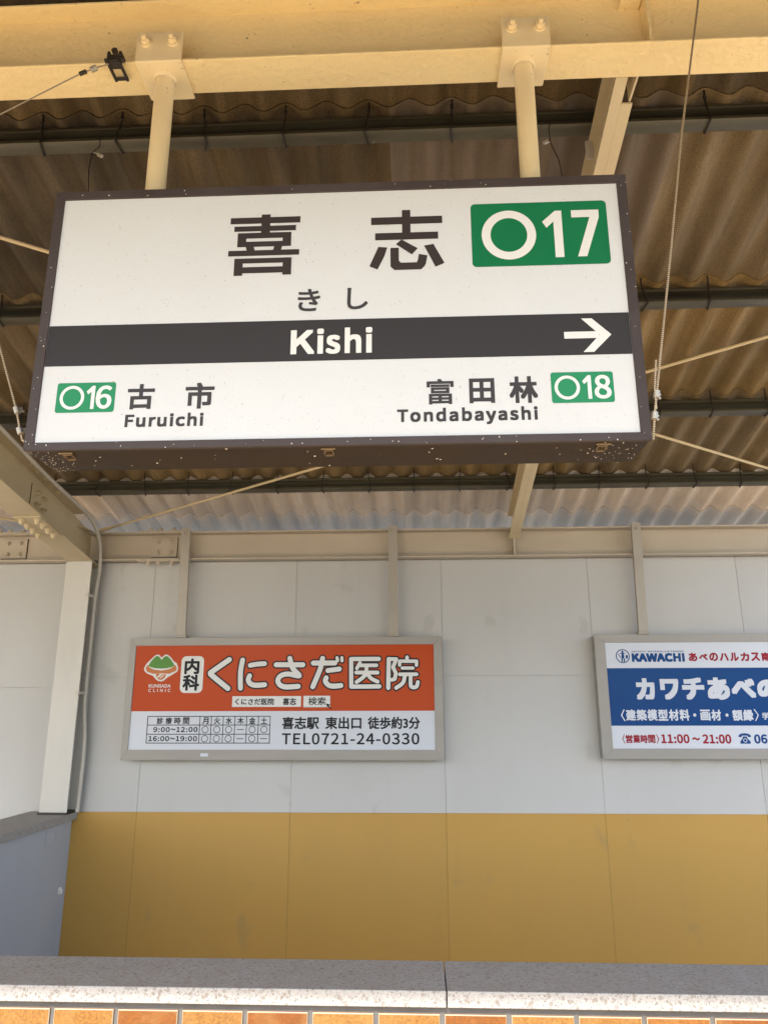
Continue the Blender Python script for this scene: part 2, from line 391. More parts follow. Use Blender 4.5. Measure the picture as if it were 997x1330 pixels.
GLYPH_DATA = r"""
K;679;106,0 203,0 203,244 335,401 566,0 674,0 396,478 638,770 527,770 205,383 203,383 203,770 106,770
i;289;97,0 193,0 193,570 97,570/145,688 171,693 191,705 204,726 209,752 204,777 191,797 171,810 145,814 119,810 99,797 86,777 82,752 86,726 99,705 119,693
s;492;246,-14 335,0 400,36 439,90 453,155 437,224 397,271 342,304 279,329 233,347 194,367 167,393 157,428 163,460 182,486 215,504 263,511 299,507 332,496 362,480 392,460 438,520 402,545 360,566 313,580 262,585 178,573 116,538 78,487 65,423 80,360 118,315 171,283 231,258 278,240 320,217 350,188 361,150 354,115 334,87 298,68 249,61 201,66 158,80 118,101 80,129 34,65 78,34 129,9 186,-8
h;638;97,0 193,0 193,414 233,452 270,479 308,496 349,501 398,492 431,465 451,418 457,349 457,0 553,0 553,361 542,457 510,528 456,571 378,585 323,578 274,557 230,527 189,489 193,607 193,836 97,836
F;580;106,0 203,0 203,346 497,346 497,428 203,428 203,688 549,688 549,770 106,770
u;638;264,-14 318,-6 367,15 411,47 452,89 455,89 462,0 542,0 542,570 446,570 446,166 408,123 371,92 333,75 292,69 243,78 210,105 191,152 185,221 185,570 88,570 88,209 99,113 131,43 185,1
r;408;97,0 193,0 193,367 225,428 261,469 299,492 336,499 352,498 366,497 379,494 392,489 410,572 396,578 382,582 366,584 349,585 302,577 259,553 220,516 187,466 185,466 175,570 97,570
c;536;321,-14 372,-9 420,6 465,28 506,58 464,123 436,101 403,83 368,71 330,66 258,82 202,126 166,195 153,285 167,374 204,444 261,488 333,504 365,501 394,491 421,475 446,455 495,518 462,543 425,565 381,580 329,585 224,565 137,506 77,412 55,285 75,158 131,65 216,6
T;629;266,0 363,0 363,688 597,688 597,770 33,770 33,688 266,688
o;637;318,-14 418,6 502,65 560,158 582,285 560,412 502,506 418,565 318,585 218,565 134,506 76,412 55,285 76,158 134,65 218,6/318,66 251,82 199,126 165,195 153,285 165,374 199,444 251,488 318,504 386,488 438,444 472,374 484,285 472,195 438,126 386,82
n;641;97,0 193,0 193,414 233,452 270,479 308,496 349,501 398,492 431,465 451,418 457,349 457,0 553,0 553,361 542,457 510,528 456,571 378,585 323,578 274,557 229,526 187,487 185,487 175,570 97,570
d;651;291,-14 341,-7 387,10 428,36 464,67 467,67 476,0 555,0 555,836 458,836 458,617 463,519 426,547 389,567 349,581 303,585 209,564 130,504 76,410 56,285 72,158 120,64 194,6/312,67 245,82 196,125 165,194 154,286 167,375 203,444 255,488 319,504 354,501 389,490 423,472 458,444 458,145 423,111 387,86 350,72
a;591;228,-14 279,-7 328,10 374,36 417,68 420,68 429,0 507,0 507,351 496,447 461,521 400,568 310,585 243,578 183,560 130,536 86,511 123,444 159,467 201,486 246,500 294,505 352,493 388,461 407,415 412,361 255,334 146,291 83,230 62,148 74,79 109,29 162,-3/255,64 216,69 184,85 162,113 154,154 168,205 211,245 290,276 412,297 412,139 372,106 333,83 295,69
b;649;348,-14 441,7 520,67 575,164 596,294 581,414 537,506 466,564 369,585 321,579 275,562 230,536 189,505 193,607 193,836 97,836 97,0 173,0 182,59 186,59 225,28 266,6 307,-9/332,67 301,70 267,80 230,98 193,126 193,426 233,460 271,484 308,499 345,504 414,489 461,446 488,380 496,293 483,198 449,127 397,83
y;547;106,-246 182,-231 240,-189 285,-126 319,-48 534,570 440,570 337,254 326,215 314,174 302,133 291,92 286,92 271,133 257,175 243,215 229,254 113,570 14,570 243,-1 230,-44 209,-93 181,-132 146,-158 102,-167 90,-166 78,-164 67,-161 58,-158 39,-234 53,-239 69,-243 87,-245
A;639;4,0 102,0 176,235 458,235 532,0 634,0 373,770 265,770/201,312 238,431 259,495 278,560 297,625 315,691 319,691 338,625 357,560 376,496 397,431 434,312
W;922;190,0 306,0 420,464 430,509 440,553 450,596 459,640 463,640 473,596 482,553 491,509 501,464 618,0 735,0 894,770 801,770 718,351 708,289 697,226 687,164 676,101 670,101 656,164 643,227 629,289 616,351 508,770 419,770 313,351 299,289 285,226 271,164 258,101 254,101 243,164 231,226 220,289 208,351 127,770 27,770
C;670;396,-14 466,-6 529,15 584,50 632,97 579,159 540,122 499,95 452,77 400,71 301,94 225,157 177,256 161,388 178,517 228,615 304,677 403,699 450,693 492,678 528,656 561,626 613,689 575,725 526,755 469,776 402,784 267,756 158,677 87,552 61,384 86,217 156,92 263,13
H;765;106,0 203,0 203,363 562,363 562,0 660,0 660,770 562,770 562,447 203,447 203,770 106,770
E;619;106,0 561,0 561,83 203,83 203,363 495,363 495,446 203,446 203,688 549,688 549,770 106,770
L;570;106,0 540,0 540,83 203,83 203,770 106,770
N;759;106,0 197,0 197,404 196,465 193,526 190,586 186,645 190,645 273,486 554,0 653,0 653,770 561,770 561,370 562,309 565,247 570,185 575,126 569,126 486,285 205,770 106,770
I;308;106,0 203,0 203,770 106,770
S;626;319,-14 428,3 510,50 563,119 581,205 569,280 535,336 485,378 422,411 313,458 268,478 226,504 196,539 185,587 195,633 224,668 270,691 329,699 380,694 426,679 467,657 504,627 555,689 510,727 456,757 395,777 329,784 232,768 155,726 104,662 86,580 101,506 138,450 188,410 243,382 353,334 404,310 445,283 472,247 482,196 471,145 439,106 389,80 320,71 261,78 205,98 153,128 108,167 50,100 105,53 169,17 241,-6
M;853;106,0 193,0 193,426 192,480 189,540 185,599 181,653 185,653 247,478 393,78 458,78 603,478 665,653 669,653 665,599 661,540 658,480 657,426 657,0 747,0 747,770 630,770 483,358 470,318 457,278 444,238 430,197 425,197 412,238 398,278 384,318 370,358 223,770 106,770
R;667;203,404 203,691 332,691 412,684 471,661 507,619 519,555 507,489 471,442 412,414 332,404/528,0 638,0 442,337 513,365 568,410 603,473 616,555 596,656 540,722 455,759 347,770 106,770 106,0 203,0 203,327 341,327
G;724;409,-14 482,-7 547,12 603,40 646,76 646,399 393,399 393,318 557,318 557,117 530,98 496,83 458,74 418,71 308,94 228,157 178,256 161,388 179,517 231,615 311,677 417,699 470,693 514,677 551,654 583,626 636,689 597,723 548,754 487,775 414,784 273,756 161,677 87,552 61,384 87,217 159,92 269,13
D;723;106,0 303,0 456,26 569,102 637,224 661,388 637,551 568,671 455,745 298,770 106,770/203,80 203,691 290,691 409,671 494,613 544,517 561,388 544,258 494,161 409,101 290,80
0;583;292,-14 391,11 467,86 515,211 532,388 515,562 467,686 391,759 292,784 193,759 117,686 69,562 53,388 69,211 117,86 193,11/292,64 232,83 186,141 156,242 145,388 156,532 186,632 232,690 292,708 352,690 398,632 428,532 439,388 428,242 398,141 352,83
1;583;92,0 515,0 515,80 360,80 360,770 287,770 254,753 217,738 175,726 127,715 127,654 265,654 265,80 92,80
2;583;46,0 530,0 530,83 317,83 287,82 255,80 222,78 191,76 315,201 410,323 472,441 494,558 478,651 433,722 362,768 269,784 201,776 142,753 90,718 42,671 98,617 132,652 170,681 212,699 257,706 320,694 364,663 390,615 399,554 378,450 313,335 203,205 46,57
3;583;276,-14 373,1 452,45 505,114 524,206 511,278 477,335 425,376 361,401 361,407 417,434 460,475 488,527 498,591 481,673 434,733 363,771 273,784 211,777 155,758 104,729 59,692 110,631 145,662 183,685 225,700 270,706 324,697 365,673 391,634 400,584 389,526 353,479 288,448 187,437 187,363 300,352 374,321 414,273 426,209 415,149 383,105 333,76 270,66 210,73 159,93 116,121 80,154 30,92 73,52 127,19 194,-5
4;583;357,0 447,0 447,212 550,212 550,289 447,289 447,770 341,770 21,275 21,212 357,212/357,289 121,289 296,551 313,580 328,609 344,637 358,665 362,665 361,632 359,595 358,558 357,525
5;583;275,-14 369,4 450,55 506,138 527,250 509,360 459,437 385,481 295,496 262,494 233,488 206,478 180,465 200,688 489,688 489,770 116,770 90,411 142,378 173,398 203,412 234,420 270,423 336,411 386,377 418,322 430,248 417,172 382,115 330,79 266,66 205,73 154,92 112,119 77,151 28,88 72,51 126,18 193,-5
6;583;316,-14 401,4 472,55 520,134 538,236 523,342 480,418 412,463 324,478 278,472 232,453 188,424 149,386 167,536 210,635 272,688 348,705 382,701 415,689 445,670 470,646 524,705 489,737 448,762 399,778 343,784 236,761 145,689 82,560 59,368 78,201 132,82 214,10/151,309 190,354 231,384 270,401 308,407 369,395 412,360 438,307 446,236 436,165 409,110 368,74 316,62 251,78 201,126 168,203
7;583;208,0 308,0 323,206 358,382 424,546 534,712 534,770 51,770 51,688 425,688 330,533 265,375 226,201
8;583;294,-14 392,2 468,44 517,107 535,185 524,256 495,311 454,354 405,388 405,393 440,426 473,469 498,521 507,579 493,661 451,725 385,767 296,782 213,767 146,728 101,666 85,586 94,530 116,482 149,441 189,409 189,404 137,370 92,322 60,263 48,191 67,109 118,44 195,2/347,418 281,447 225,481 187,526 172,586 181,637 207,676 246,701 295,710 350,700 391,671 417,627 425,574 420,532 405,492 381,454/295,58 231,68 180,98 146,143 133,200 141,252 163,299 197,340 239,374 317,341 382,303 427,255 443,188 433,135 403,94 356,67
9;583;247,-14 351,10 441,85 503,219 526,418 507,578 452,693 370,761 267,784 182,766 112,715 64,636 46,534 61,429 104,353 171,307 258,292 307,299 353,317 397,347 436,386 417,235 374,136 314,83 244,66 207,70 172,82 141,100 113,125 61,65 96,34 139,9 188,-8/435,466 395,419 355,387 314,369 274,363 214,376 171,410 145,464 137,534 147,606 174,661 216,697 268,709 334,693 384,647 418,571
:;292;146,410 173,415 195,430 210,453 215,483 210,513 195,536 173,551 146,557 119,551 97,536 82,513 77,483 82,453 97,430 119,415/146,-14 173,-8 195,6 210,29 215,59 210,89 195,112 173,127 146,132 119,127 97,112 82,89 77,59 82,29 97,6 119,-8
-;364;48,257 317,257 317,331 48,331
~;583;395,301 433,308 471,326 507,359 541,407 487,445 466,413 445,391 422,378 397,374 350,390 303,424 251,458 189,474 151,468 113,448 77,415 43,368 97,330 117,362 139,384 161,397 186,401 234,386 281,351 333,317
';292;116,507 175,507 193,703 195,810 95,810 97,703
&;714;272,-14 337,-7 395,10 447,38 494,75 540,44 586,19 629,0 671,-14 696,66 663,77 628,93 591,114 553,140 595,202 632,269 662,340 687,415 598,415 577,351 552,292 523,238 489,188 435,236 384,289 336,345 294,404 358,452 413,504 452,563 467,632 457,694 428,741 380,773 316,784 244,770 188,731 152,674 140,603 143,560 153,515 169,469 190,422 133,379 84,329 50,271 38,200 55,114 103,46 177,2/431,125 396,99 360,80 323,67 284,63 223,73 175,102 143,146 131,205 139,248 160,286 191,322 229,355 272,293 322,234 375,177/258,467 243,503 231,538 224,572 222,604 228,648 247,684 277,708 317,716 350,709 373,690 386,663 390,630 379,583 350,541 309,504
"""
# ---- lettering: outlines of the plain sans alphabet, CJK from Blender's built-in interface font
GLYPHS = {}
for row in GLYPH_DATA.strip().split('\n'):
    ch, adv, ls = row[0], *row[2:].split(';')
    GLYPHS[ch] = (int(adv), [[tuple(map(int, q.split(','))) for q in l.split(' ')] for l in ls.split('/')])

def _curve_mesh(c):
    o = bpy.data.objects.new('scratch', c)
    COL.objects.link(o)
    bpy.context.view_layer.update()
    me = o.to_mesh()
    r = ([(v.co.x, v.co.y) for v in me.vertices], [tuple(p.vertices) for p in me.polygons])
    o.to_mesh_clear()
    bpy.data.objects.remove(o)
    bpy.data.curves.remove(c)
    return r

_cache = {}
def glyph_geo(s, track=0):
    key = (s, track)
    if key in _cache: return _cache[key]
    if all(c in GLYPHS or c == ' ' for c in s):
        c = bpy.data.curves.new('scratch', 'CURVE')
        c.dimensions = '2D'
        c.fill_mode = 'BOTH'
        x = 0
        for ch in s:
            if ch == ' ':
                x += 260; continue
            adv, loops = GLYPHS[ch]
            for lp in loops:
                sp = c.splines.new('POLY')
                sp.points.add(len(lp) - 1)
                for q, (a, b) in zip(sp.points, lp): q.co = ((a + x) / 1000, b / 1000, 0, 1)
                sp.use_cyclic_u = True
            x += adv + track
    else:
        c = bpy.data.curves.new('scratch', 'FONT')
        c.body = s
        c.resolution_u = 4
        c.space_character = 1 + track / 1000
    _cache[key] = _curve_mesh(c)
    return _cache[key]

class Letters:
    """flat cut lettering lying on an upright face that looks towards -Y"""
    def __init__(self, y):
        self.mb, self.y, self.k = MB(), y, 0
    def put(self, s, x0, x1, z0, z1, bold=0.0, track=0, n=10, square=False):
        vs_, fs = glyph_geo(s, track)
        ax, bx = min(v[0] for v in vs_), max(v[0] for v in vs_)
        az, bz = min(v[1] for v in vs_), max(v[1] for v in vs_)
        w, h = bx - ax, bz - az
        x0 += bold; x1 -= bold; z0 += bold; z1 -= bold
        sx = (x1 - x0) / w if w > 1e-6 else 1
        sz = (z1 - z0) / h if h > 1e-6 else 1
        pts = [(x0 + (v[0] - ax) * sx, z0 + (v[1] - az) * sz) for v in vs_]
        shifts = [(0, 0)]
        if bold:
            shifts = [(bold * math.cos(2 * math.pi * i / n), bold * math.sin(2 * math.pi * i / n)) for i in range(n)] + shifts
        if bold and square:
            shifts = [(bold * i, bold * j) for i in (-1, 0, 1) for j in (-1, 0, 1)]
        for i, (dx, dz) in enumerate(shifts):
            y = self.y - 0.00003 * i
            self.mb.add([(a + dx, y, b + dz) for a, b in pts], fs)
        return self
    def poly(self, pts, dy=0.0):
        self.mb.add([(a, self.y - dy, b) for a, b in pts], [tuple(range(len(pts)))])
        return self
    def ring(self, cx, cz, rx, rz, t, n=40, a0=0, a1=360):
        vs_, fs = [], []
        for i in range(n + 1):
            a = R(a0 + (a1 - a0) * i / n)
            vs_ += [(cx + math.cos(a) * rx, self.y, cz + math.sin(a) * rz), (cx + math.cos(a) * (rx - t), self.y, cz + math.sin(a) * (rz - t))]
        for i in range(n): fs.append((2 * i, 2 * i + 2, 2 * i + 3, 2 * i + 1))
        self.mb.add(vs_, fs)
        return self
    def stroke(self, pts, w, n=14):
        """a round-ended brush line of width w along pts"""
        r = w / 2
        for (ax, az), (bx, bz) in zip(pts, pts[1:]):
            d = math.hypot(bx - ax, bz - az) or 1
            u, v = -(bz - az) / d * r, (bx - ax) / d * r
            self.poly([(ax + u, az + v), (bx + u, bz + v), (bx - u, bz - v), (ax - u, az - v)], self.k * 0.000012); self.k += 1
        for px, pz in pts:
            self.poly([(px + r * math.cos(6.2832 * i / n), pz + r * math.sin(6.2832 * i / n)) for i in range(n)], self.k * 0.000012); self.k += 1
        return self
    def rect(self, x0, x1, z0, z1, r=0.0, dy=0.0):
        if not r: return self.poly([(x0, z0), (x1, z0), (x1, z1), (x0, z1)], dy)
        pts = []
        for cx, cz, a in ((x1 - r, z1 - r, 0), (x0 + r, z1 - r, 90), (x0 + r, z0 + r, 180), (x1 - r, z0 + r, 270)):
            pts += [(cx + r * math.cos(R(a + 15 * i)), cz + r * math.sin(R(a + 15 * i))) for i in range(7)]
        return self.poly(pts, dy)
    def build(self, name, mat, parent):
        o = self.mb.build(name, mat, parent)
        # every face of cut vinyl looks out of the sign
        me = o.data
        flip = [p.index for p in me.polygons if p.normal.y > 0]
        if flip:
            bm = bmesh.new(); bm.from_mesh(me); bm.faces.ensure_lookup_table()
            bmesh.ops.reverse_faces(bm, faces=[bm.faces[i] for i in flip])
            bm.to_mesh(me); bm.free()
        return o

# ================================================================ the setting: ground
def sheet(name, x0, x1, y0, y1, z, m, kind='structure'):
    mb = MB()
    mb.add([(x0, y0, z), (x1, y0, z), (x1, y1, z), (x0, y1, z)], [(0, 1, 2, 3)])
    return tag(mb.build(name, m), kind=kind)
sheet('ground', -400, 400, -400, 400, -1.1, M['earth'])
mb = MB(); mb.box(-30, 30, -1.5, 2.012, -1.09, 0.0)
tag(mb.build('platform', M['paving']), kind='structure')
mb = MB(); mb.box(-30, 30, -3.2, -1.502, -1.09, -0.002)
tag(mb.build('platform_low_bounce', M['low_bounce']), kind='structure')  # unseen dark strip added to cut the light bouncing up to the wall
mb = MB(); mb.box(-30, 30, -2.25, -1.95, 0.0, 0.005)
tag(mb.build('tactile_paving', M['tactile']), kind='structure')
mb = MB(); mb.box(-30, 30, 2.21, 6.5, -1.09, -0.02)
tag(mb.build('passage_floor', M['concrete']), kind='structure')

# ================================================================ back wall
YW = 4.598
PX, PP = -1.6747, 0.9169
wall = thing('station_wall', (0, YW, 0), 'white panelled station wall with a mustard lower band', 'wall')
g = 0.0011
up, low = MB(), MB()
for k in range(-7, 5):
    xa, xb = PX + k * PP + g, PX + (k + 1) * PP - g
    zj = 1.782 if k >= -1 else 1.721
    if k == -2:
        low.box(xa, xb, YW, YW + 0.0025, -0.02, 0.9295)
        continue
    if k == -1:                         # the bay behind the column, where the two joint heights meet
        for x0, x1, zz in ((xa - PP, -2.115, 1.721), (-2.113, xb, 1.782)):
            up.box(x0, x1, YW, YW + 0.0025, 0.9985, zz - 0.0009); up.box(x0, x1, YW, YW + 0.0025, zz + 0.0009, 2.505)
    else:
        up.box(xa, xb, YW, YW + 0.0025, 0.9985, zj - 0.0009); up.box(xa, xb, YW, YW + 0.0025, zj + 0.0009, 2.505)
    zl = 0.9985 if k >= -1 else 0.93
    low.box(xa, xb, YW, YW + 0.0025, -0.02, zl - .0005)
    if k < -1: up.box(xa, xb, YW, YW + 0.0025, 0.93, 0.9985)
    if k == -1: up.box(xa - PP, -2.16, YW - .0012, YW - .0002, 0.93, 0.9984)
up.build('upper_cladding', M['wall'], wall, bevel=0.001, bev_seg=1)
low.build('lower_cladding', M['mustard'], wall, bevel=0.001, bev_seg=1)
mb = MB(); mb.box(PX - 7 * PP, PX + 5 * PP, YW + 0.003, YW + 0.09, -0.02, 2.50)
mb.build('backing', M['backing'], wall)
mb = MB(); mb.box(PX - 7 * PP, PX + 5 * PP, YW + 0.0008, YW + 0.0018, -0.02, 0.9975)
mb.build('backing', M['mustard_joint'], wall)

# ================================================================ roof: sheets on purlins
A0, B0 = 3.91, 0.25                     # height of the purlins' underside above y = 0, and the fall per metre
AL = math.atan(B0); CA, SA = math.cos(AL), math.sin(AL)
def on_slope(y0, s, n):
    """s metres down the slope from y0, n metres above the plane of the purlins' undersides"""
    return y0 + s * CA + n * SA, (A0 - B0 * y0) - s * SA + n * CA
EAVE = -0.40
PUR = [1.9835, 2.7577, 3.5019, 4.1834]
PITCH = [0.2740, 0.2740, 0.2740, 0.2740]
H0 = [-0.1375, 0.9585, 1.5065, -1.9185]
WAVE_A = 0.0215
canopy = thing('canopy_roof', (0, 2.0, 3.5), 'canopy roof of brown weathered corrugated sheets', 'roof')
starts = [EAVE] + [p - d for p, d in zip(PUR, (.026, .024, .022, -.042))] + [4.66]
ends = [p + 0.07 for p in PUR] + [4.80, 4.97]
for r in range(6):
    wl = PITCH[0] / 2
    ph = H0[0]
    y0, y1 = starts[r], ends[r]
    length = (y1 - y0) / CA
    width = wl * 7
    k0 = math.floor((-7.6 - ph) / width)
    for k in range(k0, k0 + 14):
        xa = ph + wl * 0.5 + k * width + (0.31 if r in (1, 3) else 0.0) * 0
        xb = xa + width + 0.012
        if xa > 2.4: continue
        n0 = 0.077 + WAVE_A
        lift = 0.0015 * (k % 2)
        NX, vs_, fs = 7 * 10, [], []
        NS = 3
        for layer in (0, 1):
            for j in range(NS + 1):
                t = j / NS
                for i in range(NX + 1):
                    x = xa + (xb - xa) * i / NX
                    n = n0 + WAVE_A * math.cos(2 * math.pi * (x - ph) / wl) + lift + 0.0075 * t + layer * 0.0062
                    y, z = on_slope(y0, length * t, n)
                    vs_.append((x, y, z))
        W = NX + 1
        LQ = W * (NS + 1)
        for j in range(NS):
            for i in range(NX):
                a = j * W + i
                fs.append((a, a + 1, a + W + 1, a + W)); fs.append((a + LQ, a + W + LQ, a + W + 1 + LQ, a + 1 + LQ))
        for i in range(NX):
            fs.append((i, i + LQ, i + 1 + LQ, i + 1)); a = NS * W + i; fs.append((a, a + 1, a + 1 + LQ, a + LQ))
        for j in range(NS):
            a = j * W; fs.append((a, a + W, a + W + LQ, a + LQ)); a = j * W + NX; fs.append((a, a + LQ, a + W + LQ, a + W))
        mb = MB(); mb.add(vs_, fs)
        mname = 'slate' if r < 4 else 'slate_grey_lit'
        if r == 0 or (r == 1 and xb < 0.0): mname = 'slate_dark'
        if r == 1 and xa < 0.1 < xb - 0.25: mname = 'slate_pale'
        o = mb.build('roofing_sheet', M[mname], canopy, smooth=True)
        if mname == 'slate_grey_lit': o['label'] = 'greyer corrugated sheet in the lowest row by the wall, coloured paler in place of light from the gap'
mb = MB()
yy, zz = on_slope(EAVE, 0, 0.0)
mb.box(-8.4, 3.25, EAVE - .025, EAVE - .003, 3.25, zz + 0.16)  # unseen deep board added at the eave to hold back sky and sun
mb.build('sky_baffle', M['cream'], canopy, bevel=0.002)

# lipped channel purlins, open side towards the platform, each with its J-hooks
def channel(y0, x0, x1, m, parent):
    t = 0.0026
    out = [(0, 0.015), (0, 0), (0.045, 0), (0.045, 0.075), (0, 0.075), (0, 0.060)]
    inn = [(t, 0.060), (t, 0.075 - t), (0.045 - t, 0.075 - t), (0.045 - t, t), (t, t), (t, 0.015)]
    poly = out + inn
    mb = MB()
    n = len(poly)
    vs_ = []
    for x in (x0, x1):
        for s, nn in poly:
            y, z = on_slope(y0, s, nn)
            vs_.append((x, y, z))
    fs = [(i, (i + 1) % n, (i + 1) % n + n, i + n) for i in range(n)]
    mb.add(vs_, fs)
    return mb.build('channel', m, parent, bevel=0.0022, bev_seg=2, smooth=True)
PLAB = ['dark channel purlin nearest the cream beam, behind the sign hangers',
        'second dark channel purlin down the roof, passing behind the middle of the name sign',
        'third dark channel purlin down the roof, level with the lower lettering of the name sign',
        'lowest dark channel purlin, just below the underside of the name sign']
for p in range(4):
    y0 = PUR[p]
    root = thing('purlin', (0, y0, A0 - B0 * y0), PLAB[p], 'purlin', 'purlins under the corrugated roof')
    channel(y0, -7.8, 3.1, M['purlin'], root)
    pitch = PITCH[p]
    kmin, kmax = math.ceil((-3.1 - H0[p]) / pitch), math.floor((3.0 - H0[p]) / pitch)
    for k in range(kmin, kmax + 1):
        x = H0[p] + k * pitch + random.uniform(-.004, .004)
        sk = random.uniform(-0.014, 0.014)
        path = []
        for s, nn, dx in ((-0.020, 0.118, 0), (-0.011, 0.092, 0), (-0.006, 0.070, sk * .3), (-0.005, 0.030, sk * .7), (-0.005, 0.0, sk), (0.0, -0.006, sk * 1.1),
                          (0.02, -0.006, sk * .7), (0.047, -0.005, sk * .2), (0.051, 0.006, sk * .1)):
            y, z = on_slope(y0, s, nn)
            path.append((x + dx, y, z))
        mb = MB(); mb.tube(path, 0.0033, 6)
        y, z = on_slope(y0, -0.012, 0.094)
        if p == 0: mb.tube([(x, y - 0.001, z - 0.004), (x, y + 0.003, z + 0.008)], 0.0055, 8)
        mb.build('hook_bolt', M['hook'], root, smooth=True)

# ================================================================ main beam over the platform
BY, BW, BZ0, BZ1, TF = 1.649, 0.112, 3.3096, 3.5290, 0.008
beam = thing('roof_beam', (0, BY, BZ0), 'thick cream painted steel beam across the top, carrying the name sign', 'beam')
mb = MB()
x0, x1 = -7.8, 3.3
mb.box(x0, x1, BY - BW / 2, BY + BW / 2, BZ0, BZ0 + TF); mb.build('bottom_flange', M['cream'], beam, bevel=0.0025)
mb = MB(); mb.box(x0, x1, BY - BW / 2, BY + BW / 2, BZ1 - TF, BZ1); mb.build('top_flange', M['cream'], beam, bevel=0.0025)
mb = MB(); mb.box(x0, x1, BY - 0.003, BY + 0.003, BZ0 + TF, BZ1 - TF); mb.build('web', M['cream'], beam)
for xs in (0.648,):
    mb = MB(); mb.box(xs - 0.004, xs + 0.004, BY - BW / 2 + 0.003, BY - 0.003, BZ0 + TF, BZ1 - TF)
    mb.build('stiffener', M['cream'], beam, bevel=0.0015)
mb = MB(); mb.box(0.585, 0.640, BY - 0.045, BY - 0.003, BZ1 - 0.050, BZ1 - 0.042); mb.build('stiffener', M['cream'], beam)

# rafter from the main beam down to the wall beam
XR, RW, RD = 0.619, 0.066, 0.155
raf = thing('roof_rafter', (XR, BY, 3.3), 'slim cream rafter running from the thick beam down to the wall, right of the sign', 'rafter')
def zb(y): return A0 - B0 * y - RD
ya, yb = BY + 0.006, 4.535
mb = MB()
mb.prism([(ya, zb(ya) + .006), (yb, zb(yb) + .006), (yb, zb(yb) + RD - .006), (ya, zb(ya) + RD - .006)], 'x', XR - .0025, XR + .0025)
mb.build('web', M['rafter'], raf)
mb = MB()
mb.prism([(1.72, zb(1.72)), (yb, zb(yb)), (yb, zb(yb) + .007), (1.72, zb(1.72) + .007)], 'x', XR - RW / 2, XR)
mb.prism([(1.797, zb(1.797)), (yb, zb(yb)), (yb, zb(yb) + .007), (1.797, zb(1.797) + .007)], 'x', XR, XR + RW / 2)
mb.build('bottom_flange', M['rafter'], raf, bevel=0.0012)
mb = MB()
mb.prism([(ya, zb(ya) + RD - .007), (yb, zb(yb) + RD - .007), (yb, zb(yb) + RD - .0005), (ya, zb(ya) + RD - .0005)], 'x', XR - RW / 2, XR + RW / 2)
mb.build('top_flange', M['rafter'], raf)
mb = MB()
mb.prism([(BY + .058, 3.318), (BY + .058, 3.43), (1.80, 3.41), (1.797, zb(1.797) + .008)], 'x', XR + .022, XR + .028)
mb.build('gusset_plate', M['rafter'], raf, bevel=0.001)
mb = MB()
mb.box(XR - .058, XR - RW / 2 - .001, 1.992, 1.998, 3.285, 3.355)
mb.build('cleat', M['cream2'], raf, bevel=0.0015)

# ================================================================ left steel frame with its column
XL, XRr = -2.195, -2.032
XM = (XL + XRr) / 2
FS, FD = 0.177, 0.250
def fz(y): return 2.494 + FS * (4.43 - y)
frame = thing('steel_frame', (XM, 4.52, 0), 'sloping cream steel frame and square column at the far left', 'steel frame')
y0, y1 = 0.5, 4.58
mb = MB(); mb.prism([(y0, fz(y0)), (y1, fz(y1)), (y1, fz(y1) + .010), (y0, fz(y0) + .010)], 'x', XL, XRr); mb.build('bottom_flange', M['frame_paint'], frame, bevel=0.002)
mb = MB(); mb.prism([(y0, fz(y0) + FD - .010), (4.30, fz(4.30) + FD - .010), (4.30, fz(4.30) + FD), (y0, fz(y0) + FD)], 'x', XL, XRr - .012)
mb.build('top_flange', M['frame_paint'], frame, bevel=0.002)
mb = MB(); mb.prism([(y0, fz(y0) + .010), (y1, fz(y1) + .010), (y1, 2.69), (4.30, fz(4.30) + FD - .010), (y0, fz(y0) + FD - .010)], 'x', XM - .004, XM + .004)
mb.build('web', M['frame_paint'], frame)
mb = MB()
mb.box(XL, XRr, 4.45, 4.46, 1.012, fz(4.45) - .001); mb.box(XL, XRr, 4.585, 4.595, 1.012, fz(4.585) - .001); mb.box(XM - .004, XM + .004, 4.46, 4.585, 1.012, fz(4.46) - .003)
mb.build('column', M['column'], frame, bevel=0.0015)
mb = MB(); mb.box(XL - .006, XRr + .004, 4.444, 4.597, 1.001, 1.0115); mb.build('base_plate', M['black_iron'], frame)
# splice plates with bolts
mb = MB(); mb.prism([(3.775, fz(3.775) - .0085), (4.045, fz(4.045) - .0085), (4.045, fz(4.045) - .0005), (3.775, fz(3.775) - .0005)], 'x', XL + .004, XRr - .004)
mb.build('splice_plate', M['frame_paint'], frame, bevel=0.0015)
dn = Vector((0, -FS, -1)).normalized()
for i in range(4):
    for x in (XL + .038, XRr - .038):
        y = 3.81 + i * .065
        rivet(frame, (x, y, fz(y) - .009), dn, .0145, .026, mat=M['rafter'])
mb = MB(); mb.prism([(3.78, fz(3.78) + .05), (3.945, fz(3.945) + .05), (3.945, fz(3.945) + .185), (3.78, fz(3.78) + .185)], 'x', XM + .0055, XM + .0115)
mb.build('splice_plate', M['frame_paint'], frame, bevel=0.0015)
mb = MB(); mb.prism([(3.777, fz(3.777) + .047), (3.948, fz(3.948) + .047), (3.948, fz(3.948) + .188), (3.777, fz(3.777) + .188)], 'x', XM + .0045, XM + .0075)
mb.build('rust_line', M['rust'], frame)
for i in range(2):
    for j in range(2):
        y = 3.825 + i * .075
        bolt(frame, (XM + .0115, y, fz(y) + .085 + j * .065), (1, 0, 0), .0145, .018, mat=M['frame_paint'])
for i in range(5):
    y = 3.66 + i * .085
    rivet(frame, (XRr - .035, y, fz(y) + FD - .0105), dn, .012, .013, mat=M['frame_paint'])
mb = MB(); mb.box(XM + .0045, XRr - .03, 4.35, 4.50, 2.688, 2.694); mb.build('gusset_plate', M['frame_paint'], frame)

